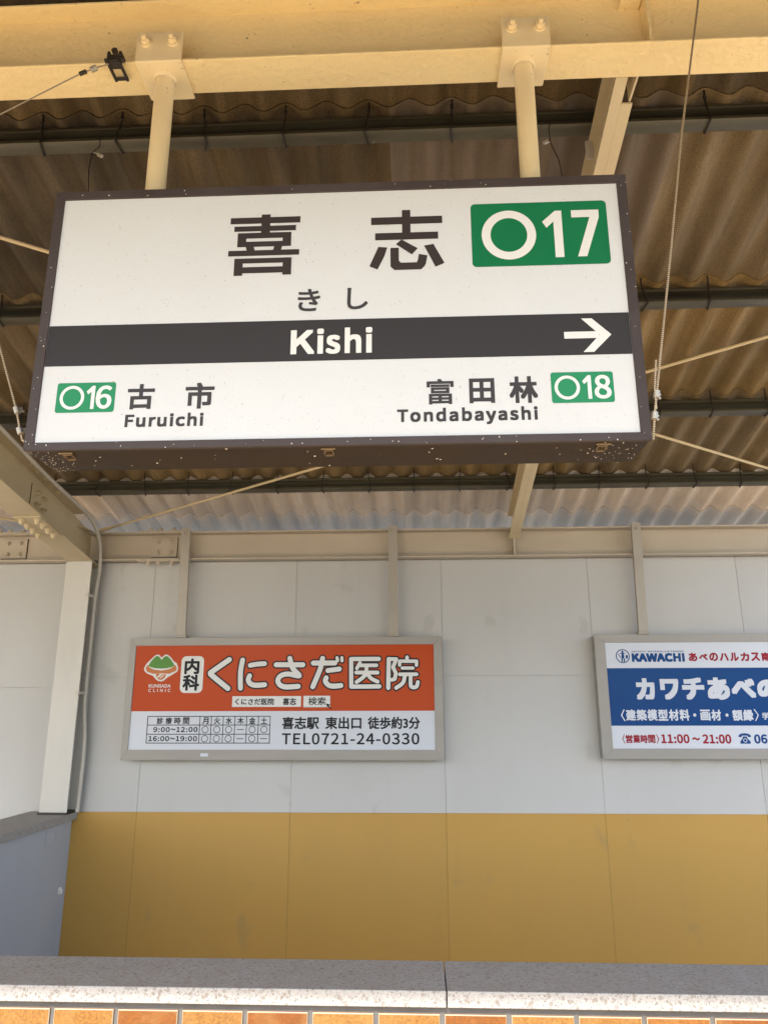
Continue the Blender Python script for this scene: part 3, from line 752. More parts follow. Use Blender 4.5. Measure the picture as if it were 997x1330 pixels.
conduit = thing('conduit', (XRr, 4.5, 1.0), 'thin cream conduit bending off the steel frame and down beside the column', 'conduit')
mb = MB()
def smooth_path(P, n=6):
    P = [Vector(p) for p in P]
    out = []
    for i in range(len(P) - 1):
        a, b, c, d = P[max(i - 1, 0)], P[i], P[i + 1], P[min(i + 2, len(P) - 1)]
        for k in range(n):
            t = k / n
            out.append(0.5 * ((2 * b) + (c - a) * t + (2 * a - 5 * b + 4 * c - d) * t * t + (3 * b - a - 3 * c + d) * t ** 3))
    out.append(P[-1])
    return out
cp = [(-2.036, 2.6, fz(2.6) + FD - .004), (-2.036, 3.492, fz(3.492) + FD - .012), (-2.034, 3.81, fz(3.81) + FD - .016), (-2.033, 4.166, 2.786), (-2.026, 4.36, 2.745), (-2.018, 4.47, 2.66), (-2.012, 4.51, 2.56), (-2.012, 4.525, 2.44),
      (-2.024, 4.53, 2.33), (-2.026, 4.53, 2.2), (-2.026, 4.53, 1.75), (-2.024, 4.53, 1.60), (-2.008, 4.535, 1.45), (-2.004, 4.54, 1.30), (-2.006, 4.54, 1.15), (-2.010, 4.54, 1.005)]
mb.tube(smooth_path(cp), 0.0125, 10)
mb.build('pipe', M['conduit'], conduit, smooth=True)
mb = MB(); mb.tube([(-2.005, 4.539, 1.24), (-2.006, 4.54, 1.16)], 0.0135, 12); mb.build('sleeve', M['conduit'], conduit, smooth=True)
for z in (2.275, 1.685):
    mb = MB()
    mb.tube([(-2.026, 4.53, z - .014), (-2.026, 4.53, z + .014)], 0.0145, 12)
    mb.box(-2.052, -2.030, 4.444, 4.4495, z - .012, z + .012)
    mb.box(-2.0315, -2.028, 4.4495, 4.53, z - .008, z + .008)
    mb.build('clamp', M['conduit'], conduit, bevel=0.001)

# ================================================================ beam along the top of the wall
wb = thing('wall_beam', (0, 4.59, 2.51), 'cream steel beam along the top of the station wall', 'beam')
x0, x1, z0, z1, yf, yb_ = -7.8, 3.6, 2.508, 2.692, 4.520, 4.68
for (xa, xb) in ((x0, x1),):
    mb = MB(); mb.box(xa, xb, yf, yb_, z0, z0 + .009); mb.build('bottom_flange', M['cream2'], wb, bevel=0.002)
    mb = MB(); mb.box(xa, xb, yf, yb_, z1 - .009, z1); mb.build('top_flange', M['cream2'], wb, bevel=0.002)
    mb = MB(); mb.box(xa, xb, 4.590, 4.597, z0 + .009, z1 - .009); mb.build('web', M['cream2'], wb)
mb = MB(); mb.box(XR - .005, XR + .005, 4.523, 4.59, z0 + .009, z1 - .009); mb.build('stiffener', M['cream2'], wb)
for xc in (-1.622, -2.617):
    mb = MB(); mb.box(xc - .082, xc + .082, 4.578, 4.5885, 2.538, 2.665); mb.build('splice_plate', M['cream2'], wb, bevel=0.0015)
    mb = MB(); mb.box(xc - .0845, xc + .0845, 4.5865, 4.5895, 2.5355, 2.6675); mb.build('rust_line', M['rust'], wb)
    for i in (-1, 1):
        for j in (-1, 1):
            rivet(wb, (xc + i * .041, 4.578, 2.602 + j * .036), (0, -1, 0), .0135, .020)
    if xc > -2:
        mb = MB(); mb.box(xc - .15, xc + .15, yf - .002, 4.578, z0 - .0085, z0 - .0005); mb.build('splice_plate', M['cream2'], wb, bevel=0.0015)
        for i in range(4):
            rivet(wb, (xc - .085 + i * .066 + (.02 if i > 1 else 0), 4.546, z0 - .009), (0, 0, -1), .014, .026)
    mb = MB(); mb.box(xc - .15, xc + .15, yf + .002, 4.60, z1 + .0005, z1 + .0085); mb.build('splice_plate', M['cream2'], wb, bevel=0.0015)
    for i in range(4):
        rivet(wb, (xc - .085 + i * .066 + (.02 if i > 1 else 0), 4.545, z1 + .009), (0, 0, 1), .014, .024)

# ================================================================ bracing rods in the plane of the roof
def rod_z(y): return A0 - B0 * y - .05
def rod(p, q, label, r=0.0075, ext=0.0):
    (xa, ya), (xb, yb) = p, q
    o = thing('bracing_rod', (xa, ya, rod_z(ya)), label, 'brace', 'bracing rods under the roof')
    a, b = Vector((xa, ya, rod_z(ya) + ext)), Vector((xb, yb, rod_z(yb) + ext))
    mb = MB(); mb.tube([a, b], r, 10); mb.build('rod', M['rod'], o, smooth=True)
    d = (b - a).normalized()
    for e, s in ((a, 1), (b, -1)):
        mb = MB(); mb.tube([e - d * s * .02, e + d * s * .09], r * 1.55, 10); mb.build('end_fitting', M['rod'], o, smooth=True)
    return o
def lerp2(p, q, t): return (p[0] + (q[0] - p[0]) * t, p[1] + (q[1] - p[1]) * t)
a, b = (-2.055, 4.575), (1.523, 2.912)
rod(a, lerp2(a, b, 1.55), 'long thin cream rod rising rightwards from the frame column past the name sign')
a, b = (-1.514, 2.280), (1.947, 3.924)
rod(lerp2(a, b, -0.381), lerp2(a, b, 1.35), 'long thin cream rod sloping down from upper left to lower right behind the name sign', ext=-0.016)
rod((-3.3, 4.05), (-2.20, 4.60), 'short thin cream rod meeting the steel frame from the left edge', ext=0.0)

# ================================================================ foreground parapet
par = thing('tiled_parapet', (0, 2.1, 0), 'low orange tiled parapet with speckled stone coping in front', 'parapet')
PYF, PYB, PZ = 1.999, 2.217, 0.940
for xa, xb in ((-3.2, -1.541), (-1.538, 0.0592), (0.0622, 1.66), (1.663, 3.4)):
    mb = MB(); mb.box(xa, xb, PYF, PYB, PZ - .036, PZ)
    mb.build('coping_stone', M['terrazzo'], par, bevel=0.0028, bev_seg=3)
mb = MB(); mb.box(-3.2, 3.4, 2.0175, 2.205, 0, PZ - .037); mb.build('core', M['mortar'], par)
TP = 0.1590
vs_, tb = None, MB()
tints = [(0.2551, 0.1203, 0.0254), (0.269, 0.1326, 0.0318), (0.1827, 0.0586, 0.0085), (0.2206, 0.0833, 0.0139), (0.262, 0.1265, 0.0287), (0.1724, 0.0506, 0.0072), (0.2344, 0.0987, 0.0178)]
tile_cols = []
seq = {-7: 1, -6: 0, -5: 2, -4: 4, -3: 5, -2: 1, -1: 0, 0: 2, 1: 4, 2: 0, 3: 3, 4: 5, 5: 3}
k0 = -20
for row in range(6):
    ztop = 0.8865 - row * TP
    for k in range(k0, 21):
        xa = 0.0495 + k * TP + 0.0055; xb = xa + TP - 0.011
        tb.box(xa, xb, 2.0105, 2.018, max(0.002, ztop - TP + 0.011), ztop)
        t = tints[seq[k]] if (row == 0 and k in seq) else random.choice(tints)
        j = random.uniform(.92, 1.06)
        tile_cols.append(tuple(c * j for c in t))
o = tb.build('tile_facing', [M['tile'], M['tile_edge']], par)
bm = bmesh.new(); bm.from_mesh(o.data)
lay = bm.loops.layers.float_color.new('tint')
bm.faces.ensure_lookup_table()
for i, f in enumerate(bm.faces):
    for l in f.loops: l[lay] = (*tile_cols[i // 6], 1)
fr = [e for e in bm.edges if all(v.co.y < 2.011 - 2.1 for v in e.verts)]
res = bmesh.ops.bevel(bm, geom=fr, offset=0.0022, segments=1, affect='EDGES', material=1)
bm.to_mesh(o.data); bm.free()

# ================================================================ stair wall on the left
sw = thing('stair_wall', (-2.2, 3.4, 0), 'blue grey plastered stair wall with stone coping at the left edge', 'wall')
mb = MB(); mb.box(-2.275, -2.060, 2.218, YW - .001, -0.02, 0.958); mb.build('plastered_wall', M['stair_wall'], sw, bevel=0.003)
mb = MB(); mb.box(-2.32, -2.030, 2.218, YW - .001, 0.9585, 1.0005); mb.build('coping_stone', M['terrazzo'], sw, bevel=0.003)
mb = MB()
for a in ((4.283, 4.287, .860, .930), (4.400, 4.404, .860, .930), (4.287, 4.400, .860, .864), (4.287, 4.400, .926, .930)):
    mb.box(-2.0605, -2.0575, *a)
mb.build('hatch_frame', M['stair_wall'], sw)
mb = MB(); mb.tube([(-2.061, 4.525, .60), (-2.050, 4.525, .59), (-2.046, 4.522, .578), (-2.050, 4.52, .57)], .006, 8); mb.tube([(-2.0605, 4.525, .584), (-2.0565, 4.525, .584)], .02, 12)
mb.build('wall_hook', M['fleck'], sw, smooth=True)

# ================================================================ the hanging name sign
SX0, SX1, SYF, SYB, SZ0, SZ1 = -0.9069, 0.5331, 1.568, 1.730, 2.1772, 2.8787
sign = thing('station_sign', (-0.187, 1.649, SZ0), 'large white station name board in a brown frame hanging from the beam', 'sign')
FW = 0.0235
mb = MB(); mb.box(SX0 + .002, SX1 - .002, SYF + .013, SYB, SZ0 + .0015, SZ1 - .0015); mb.build('box', M['sign_box'], sign, bevel=0.002)
mb = MB()
zi0, zi1, xi0, xi1 = SZ0 + .0185, SZ1 - .0235, SX0 + FW, SX1 - FW
for poly in ([(SX0, SZ0), (SX1, SZ0), (xi1, zi0), (xi0, zi0)], [(SX1, SZ0), (SX1, SZ1), (xi1, zi1), (xi1, zi0)],
             [(SX1, SZ1), (SX0, SZ1), (xi0, zi1), (xi1, zi1)], [(SX0, SZ1), (SX0, SZ0), (xi0, zi0), (xi0, zi1)]):
    mb.prism(poly, 'y', SYF, SYF + .0125)
mb.build('frame', M['sign_frame'], sign, bevel=0.0009, bev_seg=1)
FY = SYF + .0045                        # the face of the panel
mb = MB(); mb.box(xi0 - .001, xi1 + .001, FY, SYF + .0122, zi0 - .001, zi1 + .001); mb.build('panel', M['sign_white'], sign)
L = Letters(FY - .0004); 
L.poly([(xi0 + .0005, 2.3905), (xi1 - .0005, 2.3905), (xi1 - .0005, 2.4982), (xi0 + .0005, 2.4982)])
stripe = L.build('name_stripe', M['sign_dark'], sign)
# large characters, cut as straight strokes
L = Letters(FY - .0004)
def st(*p): L.poly(p, L.k * 0.00003); L.k += 1
ox = -0.0005
st((-.452, 2.7705), (-.276, 2.7705), (-.276, 2.7885), (-.452, 2.7885))
st((-.374, 2.744), (-.3515, 2.744), (-.3515, 2.7965), (-.374, 2.7965))
st((-.4415, 2.7485), (-.2865, 2.7485), (-.2865, 2.7635), (-.4415, 2.7635))
for q in ((-.432, -.410), (-.319, -.2975)): st((q[0], 2.704), (q[1], 2.704), (q[1], 2.744), (q[0], 2.744))
st((-.432, 2.728), (-.2975, 2.728), (-.2975, 2.744), (-.432, 2.744))
st((-.432, 2.704), (-.2975, 2.704), (-.2975, 2.719), (-.432, 2.719))
st((-.411, 2.705), (-.3865, 2.691), (-.3865, 2.691), (-.391, 2.7055)); st((-.411, 2.705), (-.407, 2.691), (-.3865, 2.691), (-.391, 2.7055))
st((-.339, 2.7055), (-.3425, 2.691), (-.3225, 2.691), (-.319, 2.7055))
st((-.4535, 2.6785), (-.2765, 2.6785), (-.2765, 2.694), (-.4535, 2.694))
st((-.437, 2.6575), (-.295, 2.6575), (-.295, 2.6715), (-.437, 2.6715))
st((-.437, 2.630), (-.295, 2.630), (-.295, 2.647), (-.437, 2.647))
for q in ((-.437, -.4155), (-.3165, -.295)): st((q[0], 2.6235), (q[1], 2.6235), (q[1], 2.6715), (q[0], 2.6715))
L.build('name_character', M['ink'], sign)
L = Letters(FY - .0004)
st((-.099, 2.7565), (.077, 2.7565), (.077, 2.7775), (-.099, 2.7775))
st((-.0225, 2.731), (-.0015, 2.731), (-.0015, 2.797), (-.0225, 2.797))
st((-.089, 2.7125), (.066, 2.7125), (.066, 2.7325), (-.089, 2.7325))
st((-.081, 2.694), (-.103, 2.640), (-.083, 2.6305), (-.066, 2.668), (-.059, 2.6915))
st((-.0515, 2.690), (-.0515, 2.638), (-.042, 2.628), (-.031, 2.640), (-.031, 2.690))
st((-.0515, 2.640), (-.042, 2.628), (.022, 2.628), (.033, 2.638), (.016, 2.648), (-.026, 2.648), (-.031, 2.654), (-.045, 2.654))
st((.012, 2.646), (.024, 2.6285), (.0345, 2.642), (.039, 2.6665), (.018, 2.671), (.0155, 2.655))
st((-.038, 2.700), (.001, 2.670), (.0155, 2.687), (-.024, 2.713))
st((.031, 2.694), (.058, 2.634), (.080, 2.644), (.054, 2.698))
L.build('name_character', M['ink'], sign)
for c, *q in (('き', -.2765, -.2215, 2.5215, 2.5825), ('し', -.1565, -.106, 2.5235, 2.5825)):
    L = Letters(FY - .0004); L.put(c, *q, bold=.0014); L.build('kana_character', M['ink_grey'], sign)
L = Letters(FY - .0008)
L.put('K', -.2900, -.2330, 2.4085, 2.4715, bold=.0026, square=True)
L.put('i', -.2270, -.2110, 2.4085, 2.4745, bold=.0026, square=True)
L.put('s', -.2060, -.1715, 2.4075, 2.4570, bold=.0024, square=True)
L.put('h', -.1610, -.1215, 2.4085, 2.4755, bold=.0026, square=True)
L.put('i', -.1110, -.0955, 2.4085, 2.4755, bold=.0026, square=True)
L.build('latin_name', M['white_ink'], stripe)
L = Letters(FY - .0008)
L.poly([(.355, 2.433), (.436, 2.433), (.436, 2.4505), (.355, 2.4505)])
L.poly([(.397, 2.4845), (.4375, 2.4415), (.4645, 2.4415), (.4215, 2.4845)], .00003)
L.poly([(.397, 2.3975), (.4215, 2.3975), (.4645, 2.4415), (.4375, 2.4415)], .00006)
L.build('direction_arrow', M['white_ink'], stripe)
# station number badges
L = Letters(FY - .0004); L.rect(.1475, .4795, 2.6300, 2.8075, .011)
b17 = L.build('number_badge', M['green'], sign)
L = Letters(FY - .0008)
L.ring(.2387, 2.7170, .0662, .0690, .0215)
L.poly([(.321, 2.751), (.331, 2.734), (.3485, 2.751), (.3485, 2.651), (.3695, 2.651), (.3695, 2.7815), (.3535, 2.7815)])
L.poly([(.393, 2.761), (.4365, 2.761), (.4595, 2.761), (.460, 2.7815), (.393, 2.7815)], .00003)
L.poly([(.402, 2.6515), (.4240, 2.6515), (.4600, 2.7615), (.4375, 2.7625)], .00006)
L.build('badge_number', M['white_ink'], b17)
L = Letters(FY - .0004); L.rect(-.8445, -.7030, 2.2705, 2.3465, .006)
b16 = L.build('number_badge', M['green_pale'], sign)
L = Letters(FY - .0008)
L.ring(-.8065, 2.3085, .0295, .0305, .0075)
L.poly([(-.7725, 2.3235), (-.7680, 2.3165), (-.7605, 2.3230), (-.7605, 2.2790), (-.7520, 2.2790), (-.7520, 2.3380), (-.7590, 2.3380)])
L.put('6', -.7490, -.7105, 2.2785, 2.3385, bold=.0018)
L.build('badge_number', M['white_ink'], b16)
L = Letters(FY - .0004); L.rect(.3170, .4595, 2.2710, 2.3475, .006)
b18 = L.build('number_badge', M['green_pale'], sign)
L = Letters(FY - .0008)
L.ring(.3535, 2.3090, .0290, .0300, .0075)
L.poly([(.3880, 2.3240), (.3925, 2.3170), (.4000, 2.3235), (.4000, 2.2800), (.4085, 2.2800), (.4085, 2.3385), (.4015, 2.3385)])
L.put('8', .4145, .4535, 2.2795, 2.3390, bold=.0018)
L.build('badge_number', M['white_ink'], b18)
# neighbouring stations
for c, *q in (('古', -.6735, -.6085, 2.2760, 2.3400), ('市', -.5355, -.4665, 2.2745, 2.3405),
              ('富', .0310, .0935, 2.2735, 2.3375), ('田', .1290, .1875, 2.2745, 2.3365), ('林', .2210, .2860, 2.2730, 2.3395)):
    L = Letters(FY - .0004); L.put(c, *q, bold=.0013 if c == '富' else .0021, square=True); L.build('neighbour_character', M['ink_grey'], sign)
L = Letters(FY - .0004); L.put('Furuichi', -.6740, -.4885, 2.2310, 2.2650, bold=.0016, track=70, square=True)
L.build('previous_station_latin', M['ink_grey'], sign)
L = Letters(FY - .0004); L.put('Tondabayashi', -.0380, .2830, 2.2225, 2.2650, bold=.0016, track=110, square=True)
L.build('next_station_latin', M['ink_grey'], sign)
# catches under the box, bird-lime flecks on the frame and underside
for xc in (-.815, -.198, .430):
    mb = MB()
    mb.box(xc - .017, xc + .017, SYF + .018, SYF + .022, SZ0 - .004, SZ0 + .001)
    mb.box(xc - .011, xc + .011, SYF + .027, SYF + .030, SZ0 - .0045, SZ0 + .001)
    mb.box(xc - .011, xc - .007, SYF + .030, SYF + .050, SZ0 - .0035, SZ0 + .001); mb.box(xc + .007, xc + .011, SYF + .030, SYF + .050, SZ0 - .0035, SZ0 + .001)
    mb.tube([(xc - .012, SYF + .036, SZ0 - .005), (xc - .009, SYF + .056, SZ0 - .006), (xc + .009, SYF + .056, SZ0 - .006), (xc + .012, SYF + .036, SZ0 - .005)], .0014, 6)
    mb.box(xc - .007, xc + .007, SYF + .055, SYF + .058, SZ0 - .006, SZ0 + .001)
    mb.build('catch', M['brass'], sign, bevel=0.0005, bev_seg=1)
mb = MB()
def fleck(p, d, r):
    p, d = Vector(p), Vector(d)
    a = d.orthogonal().normalized(); b = d.cross(a)
    n = 7
    st_ = random.uniform(.5, 1.0); rot = random.uniform(0, 6.28)
    ring = []
    for i in range(n):
        t = 6.283 * i / n
        rr = r * random.uniform(.7, 1.2)
        u, w = rr * math.cos(t), rr * st_ * math.sin(t)
        ring.append(p + a * (u * math.cos(rot) - w * math.sin(rot)) + b * (u * math.sin(rot) + w * math.cos(rot)) + d * .0001)
    top = p + d * (.0008 + r * .25)
    mb.add(ring + [top], [(i, (i + 1) % n, n) for i in range(n)])
for i in range(26):
    fleck((random.uniform(SX0, SX1), SYF, SZ0 + random.uniform(.0005, .016)), (0, -1, 0), random.uniform(.0008, .0022))
for i in range(22):
    fleck((random.choice((SX0 + random.uniform(.001, .02), SX1 - random.uniform(.001, .02))), SYF, random.uniform(SZ0, SZ1)), (0, -1, 0), random.uniform(.0008, .0020))
for i in range(12):
    fleck((random.uniform(SX0, SX1), SYF, SZ1 - random.uniform(.001, .02)), (0, -1, 0), random.uniform(.0008, .002))
for i in range(26):
    fleck((random.uniform(SX0, SX1), random.uniform(SYF + .016, SYB), SZ0 + .0013), (0, 0, -1), random.uniform(.0012, .0036))
for i in range(80):
    t = abs(random.gauss(0, .055)); 
    fleck((SX0 + .004 + t * random.random(), SYF + .016 + random.random() * .145, SZ0 + .0013), (0, 0, -1), random.uniform(.0006, .0016))
for i in range(32):
    t = abs(random.gauss(0, .06))
    fleck((SX1 - .006 - t, SYF + .016 + random.random() * .145, SZ0 + .0013), (0, 0, -1), random.uniform(.0007, .0019))
tag(mb.build('lime_flecks', M['fleck'], sign), kind='stuff')

# hangers: pole, bent bracket and bolts
def hanger(xc, label):
    h = thing('sign_hanger', (xc, 1.649, SZ1), label, 'sign hanger', 'hangers holding up the name sign')
    mb = MB(); mb.tube([(xc, 1.649, SZ1 + .0005), (xc, 1.649, BZ0 - .0075)], 0.0262, 28); mb.build('pole', M['pole'], h, smooth=True)
    mb = MB(); mb.tube([(xc, 1.649, BZ0 - .016), (xc, 1.649, BZ0 - .0075)], [.0275, .0325], 28, cap=False); mb.build('weld_collar', M['pole'], h, smooth=True)
    mb = MB()
    w = .0645
    mb.prism([(1.584, BZ0 - .0075), (1.718, BZ0 - .0075), (1.718, BZ0 - .0012), (1.5905, BZ0 - .0012), (1.5905, 3.402), (1.584, 3.402)], 'x', xc - w, xc + w)
    mb.build('bracket', M['pole'], h, bevel=0.003)
    for dx in (-.037, .038):
        bolt(h, (xc + dx, 1.584, 3.366), (0, -1, 0), .0125, .012, mat=M['pole'])
    return h
hanger(-.6835, 'left cream pole and bracket between the name sign and the beam')
hanger(.3140, 'right cream pole and bracket between the name sign and the beam')

# wires
def wire(pts, label, r=.0028, knots=(), name='stay_wire', fit=None, mat=None, group=None):
    o = thing(name, pts[0], label, 'wire', group)
    mb = MB(); mb.tube(pts, r, 8); mb.build('strand', mat or M['wire'], o, smooth=True)
    for k in knots:
        k = Vector(k)
        mb = MB()
        d = (Vector(pts[-1]) - Vector(pts[0])).normalized()
        a = d.orthogonal().normalized()
        mb.tube([k - d * .009, k + d * .009], .0075, 8)
        mb.tube([k + a * .003 - d * .003, k + a * .017 - d * .003], .0035, 6)
        mb.tube([k + a * .003 + d * .005, k + a * .015 + d * .005], .0035, 6)
        mb.build('wire_clip', M['galv'], o, bevel=0.001)
    return o
o = wire([(.540, 1.585, 2.182), (.5435, 1.570, 2.235), (.553, 1.570, 2.287), (.621, 1.570, 2.650), (.685, 1.570, 3.003), (.785, 1.572, 3.480), (.792, 1.590, 3.520)],
         'twisted stay wire right of the sign from its lower corner to the beam', knots=[(.5435, 1.570, 2.235), (.553, 1.570, 2.287)], group='stay wires of the name sign')
mb = MB(); mb.tube([(.549, 1.569, 2.25), (.549, 1.566, 2.30), (.558, 1.565, 2.37)], .0022, 6); mb.build('wire_tail', M['wire'], o, smooth=True)
wire([(-.910, 1.66, 2.190), (-.962, 1.655, 2.237), (-.969, 1.650, 2.264), (-.983, 1.650, 2.313), (-1.050, 1.650, 2.489), (-1.366, 1.650, 3.309)],
     'twisted stay wire left of the sign from its lower corner up out of view', knots=[(-.983, 1.650, 2.313), (-.968, 1.650, 2.258)], group='stay wires of the name sign')
o = wire([(-.815, 1.578, 3.292), (-.858, 1.578, 3.277), (-.885, 1.578, 3.266), (-1.099, 1.578, 3.137), (-2.0, 1.578, 2.588)],
         'thin wire running down leftwards from a black clamp on the beam', r=.0017, knots=[(-.855, 1.578, 3.278)], name='guy_wire', mat=M['guy'])
mb = MB(); mb.tube([(-.874, 1.578, 3.2705), (-.893, 1.578, 3.2615)], .0055, 8); mb.build('ferrule', M['black_iron'], o)
cl = thing('beam_clamp', (-.798, 1.60, 3.30), 'small black iron clamp on the edge of the beam beside the left hanger', 'clamp')
mb = MB()
mb.prism([(1.575, 3.293), (1.640, 3.293), (1.640, 3.3008), (1.5885, 3.3008), (1.5885, 3.325), (1.615, 3.325), (1.615, 3.333), (1.575, 3.333)], 'x', -.822, -.814)
mb.prism([(1.575, 3.293), (1.640, 3.293), (1.640, 3.3008), (1.5885, 3.3008), (1.5885, 3.325), (1.615, 3.325), (1.615, 3.333), (1.575, 3.333)], 'x', -.790, -.782)
mb.box(-.815, -.789, 1.575, 1.5865, 3.300, 3.322)
mb.box(-.815, -.789, 1.628, 1.639, 3.2955, 3.3008)
mb.box(-.815, -.789, 1.577, 1.600, 3.2955, 3.3008)
mb.build('jaw', M['black_iron'], cl, bevel=0.002)
mb = MB(); mb.tube([(-.828, 1.581, 3.306), (-.774, 1.581, 3.306)], .006, 8); mb.build('pin', M['black_iron'], cl)
mb = MB(); mb.tube([(-.798, 1.575, 3.326), (-.798, 1.566, 3.326)], .009, 6); mb.build('set_bolt', M['black_iron'], cl)
o = wire([(-1.020, 1.978, 3.425), (-1.012, 1.962, 3.37), (-1.000, 1.90, 3.293), (-.985, 1.86, 3.20), (-.885, 1.70, 2.882)], 'thin dark wire from the purlin down to the left end of the sign', r=.0016, mat=M['hook'], name='tie_wire', group='thin tie wires behind the sign', knots=())
mb = MB(); mb.tube([(-1.000, 1.90, 3.293), (-.985, 1.895, 3.285), (-.972, 1.893, 3.275)], .002, 6); mb.tube([(-.978, 1.893, 3.279), (-.964, 1.892, 3.270)], .006, 6); mb.build('wire_clip', M['galv'], o)
o = wire([(.452, 1.978, 3.425), (.440, 1.955, 3.37), (.429, 1.90, 3.272), (.436, 1.84, 3.16), (.428, 1.71, 2.882)], 'thin dark wire from the purlin down to the right end of the sign', r=.0016, mat=M['hook'], name='tie_wire', group='thin tie wires behind the sign')
mb = MB(); mb.tube([(.429, 1.90, 3.272), (.416, 1.895, 3.268)], .002, 6); mb.tube([(.420, 1.895, 3.272), (.408, 1.893, 3.264)], .006, 6); mb.build('wire_clip', M['galv'], o)

# ================================================================ advertising boards on the wall
def board(x0, x1, z0, z1, label, struts, bl, br, bt, bb):
    b = thing('billboard', ((x0 + x1) / 2, YW, z0), label, 'billboard', 'advertising boards on the wall')
    yf = 4.500
    mb = MB(); mb.box(x0 + .006, x1 - .006, yf + .012, YW - .0015, z0 + .006, z1 - .006); mb.build('case', M['ad_frame'], b, bevel=0.002)
    mb = MB()
    a0, a1, c0, c1 = x0 + bl, x1 - br, z0 + bb, z1 - bt
    for poly in ([(x0, z0), (x1, z0), (a1, c0), (a0, c0)], [(x1, z0), (x1, z1), (a1, c1), (a1, c0)], [(x1, z1), (x0, z1), (a0, c1), (a1, c1)], [(x0, z1), (x0, z0), (a0, c0), (a0, c1)]):
        mb.prism(poly, 'y', yf, yf + .0115)
    mb.build('frame', M['ad_frame'], b, bevel=0.0012, bev_seg=1)
    mb = MB(); mb.box(a0 - .001, a1 + .001, yf + .007, yf + .0112, c0 - .001, c1 + .001)
    pn = mb.build('panel', M['ad_white'], b)
    for xt, xb in struts:
        mb = MB()
        w = .028
        y0_, y1_ = 4.488, 4.517
        mb.hexa([(xb - w, y0_, z1 + .012), (xb + w, y0_, z1 + .012), (xb + w, y1_, z1 + .012), (xb - w, y1_, z1 + .012),
                 (xt - w, y0_, 2.706), (xt + w, y0_, 2.706), (xt + w, y1_, 2.706), (xt - w, y1_, 2.706)])
        mb.box(xb - w - .006, xb + w + .006, 4.484, 4.53, z1 + .0005, z1 + .0115)
        s = mb.build('strut', M['strut'], b, bevel=0.0015)
        rivet(b, (xt, 4.488, 2.672), (0, -1, 0), .009, .008, mat=M['strut'])
    return b, pn, (a0, a1, c0, c1), yf + .007
b1, p1, (a0, a1, c0, c1), fy = board(-1.7635, .1525, 1.2970, 2.0130, 'orange and white clinic billboard with opening hours on the wall', [(-1.462, -1.447), (-.141, -.139)], .0395, .051, .047, .0585)
L = Letters(fy - .0005); L.rect(a0 + .0005, a1 - .0005, 1.5765, c1 - .0005)
band = L.build('orange_band', M['orange'], p1)
E1, E2, E3 = fy - .0010, fy - .0016, fy - .0022
def shape(nm, mat, par, y, fn):
    L = Letters(y); fn(L); return L.build(nm, mat, par)
outl = [(-1.666, 1.83), (-1.653, 1.858), (-1.632, 1.879), (-1.611, 1.900), (-1.600, 1.909), (-1.587, 1.913), (-1.575, 1.909), (-1.561, 1.894), (-1.548, 1.908), (-1.535, 1.913), (-1.520, 1.908), (-1.503, 1.894), (-1.486, 1.873), (-1.465, 1.859), (-1.453, 1.83), (-1.459, 1.810), (-1.492, 1.789), (-1.519, 1.774), (-1.535, 1.759), (-1.552, 1.751), (-1.575, 1.755), (-1.592, 1.768), (-1.606, 1.784), (-1.648, 1.801), (-1.662, 1.815)]
shape('logo_outline', M['white_ink'], p1, E1, lambda L: L.poly(outl))
def ear(L):
    L.poly([(-1.656, 1.828), (-1.646, 1.848), (-1.640, 1.850), (-1.634, 1.836), (-1.606, 1.822), (-1.556, 1.816), (-1.556, 1.800), (-1.606, 1.797), (-1.645, 1.809)])
    L.poly([(-1.556, 1.816), (-1.512, 1.824), (-1.486, 1.838), (-1.480, 1.850), (-1.472, 1.846), (-1.462, 1.830), (-1.468, 1.814), (-1.508, 1.797), (-1.556, 1.800)], .00003)
    L.poly([(-1.590, 1.798), (-1.525, 1.794), (-1.535, 1.772), (-1.553, 1.760), (-1.572, 1.764), (-1.585, 1.778)], .00006)
shape('logo_arms', M['logo_tan'], p1, E2, ear)
def hands(L):
    for i, (x, z) in enumerate(((-1.574, 1.783), (-1.562, 1.789), (-1.552, 1.782))):
        L.poly([(x - .012, z - .010), (x - .008, z - .014), (x + .014, z + .008), (x + .010, z + .012)], .00003 * i)
shape('logo_hands', M['white_ink'], p1, E3, hands)
shape('logo_hills', M['logo_green'], p1, E2 - .0004, lambda L: L.poly([(-1.640, 1.846), (-1.624, 1.874), (-1.606, 1.895), (-1.597, 1.902), (-1.587, 1.904), (-1.578, 1.900), (-1.561, 1.881), (-1.545, 1.899), (-1.535, 1.904), (-1.522, 1.900), (-1.506, 1.885), (-1.488, 1.862), (-1.479, 1.847), (-1.492, 1.838), (-1.520, 1.831), (-1.559, 1.828), (-1.600, 1.831), (-1.628, 1.838)]))
L = Letters(E1); L.put('KUNISADA', -1.628, -1.493, 1.7150, 1.7355, bold=.0007, track=60); L.put('CLINIC', -1.628, -1.492, 1.6890, 1.7080, bold=.0005, track=330)
L.build('logo_lettering', M['white_ink'], p1)
pill = shape('department_plate', M['white_ink'], p1, E1, lambda L: L.rect(-1.4365, -1.2975, 1.6830, 1.9020, .030))
L = Letters(E2); L.put('内', -1.4155, -1.3235, 1.7935, 1.8885, bold=.0042); L.put('科', -1.4215, -1.3185, 1.6960, 1.7920, bold=.0040)
L.build('department_name', M['ad_ink'], pill)
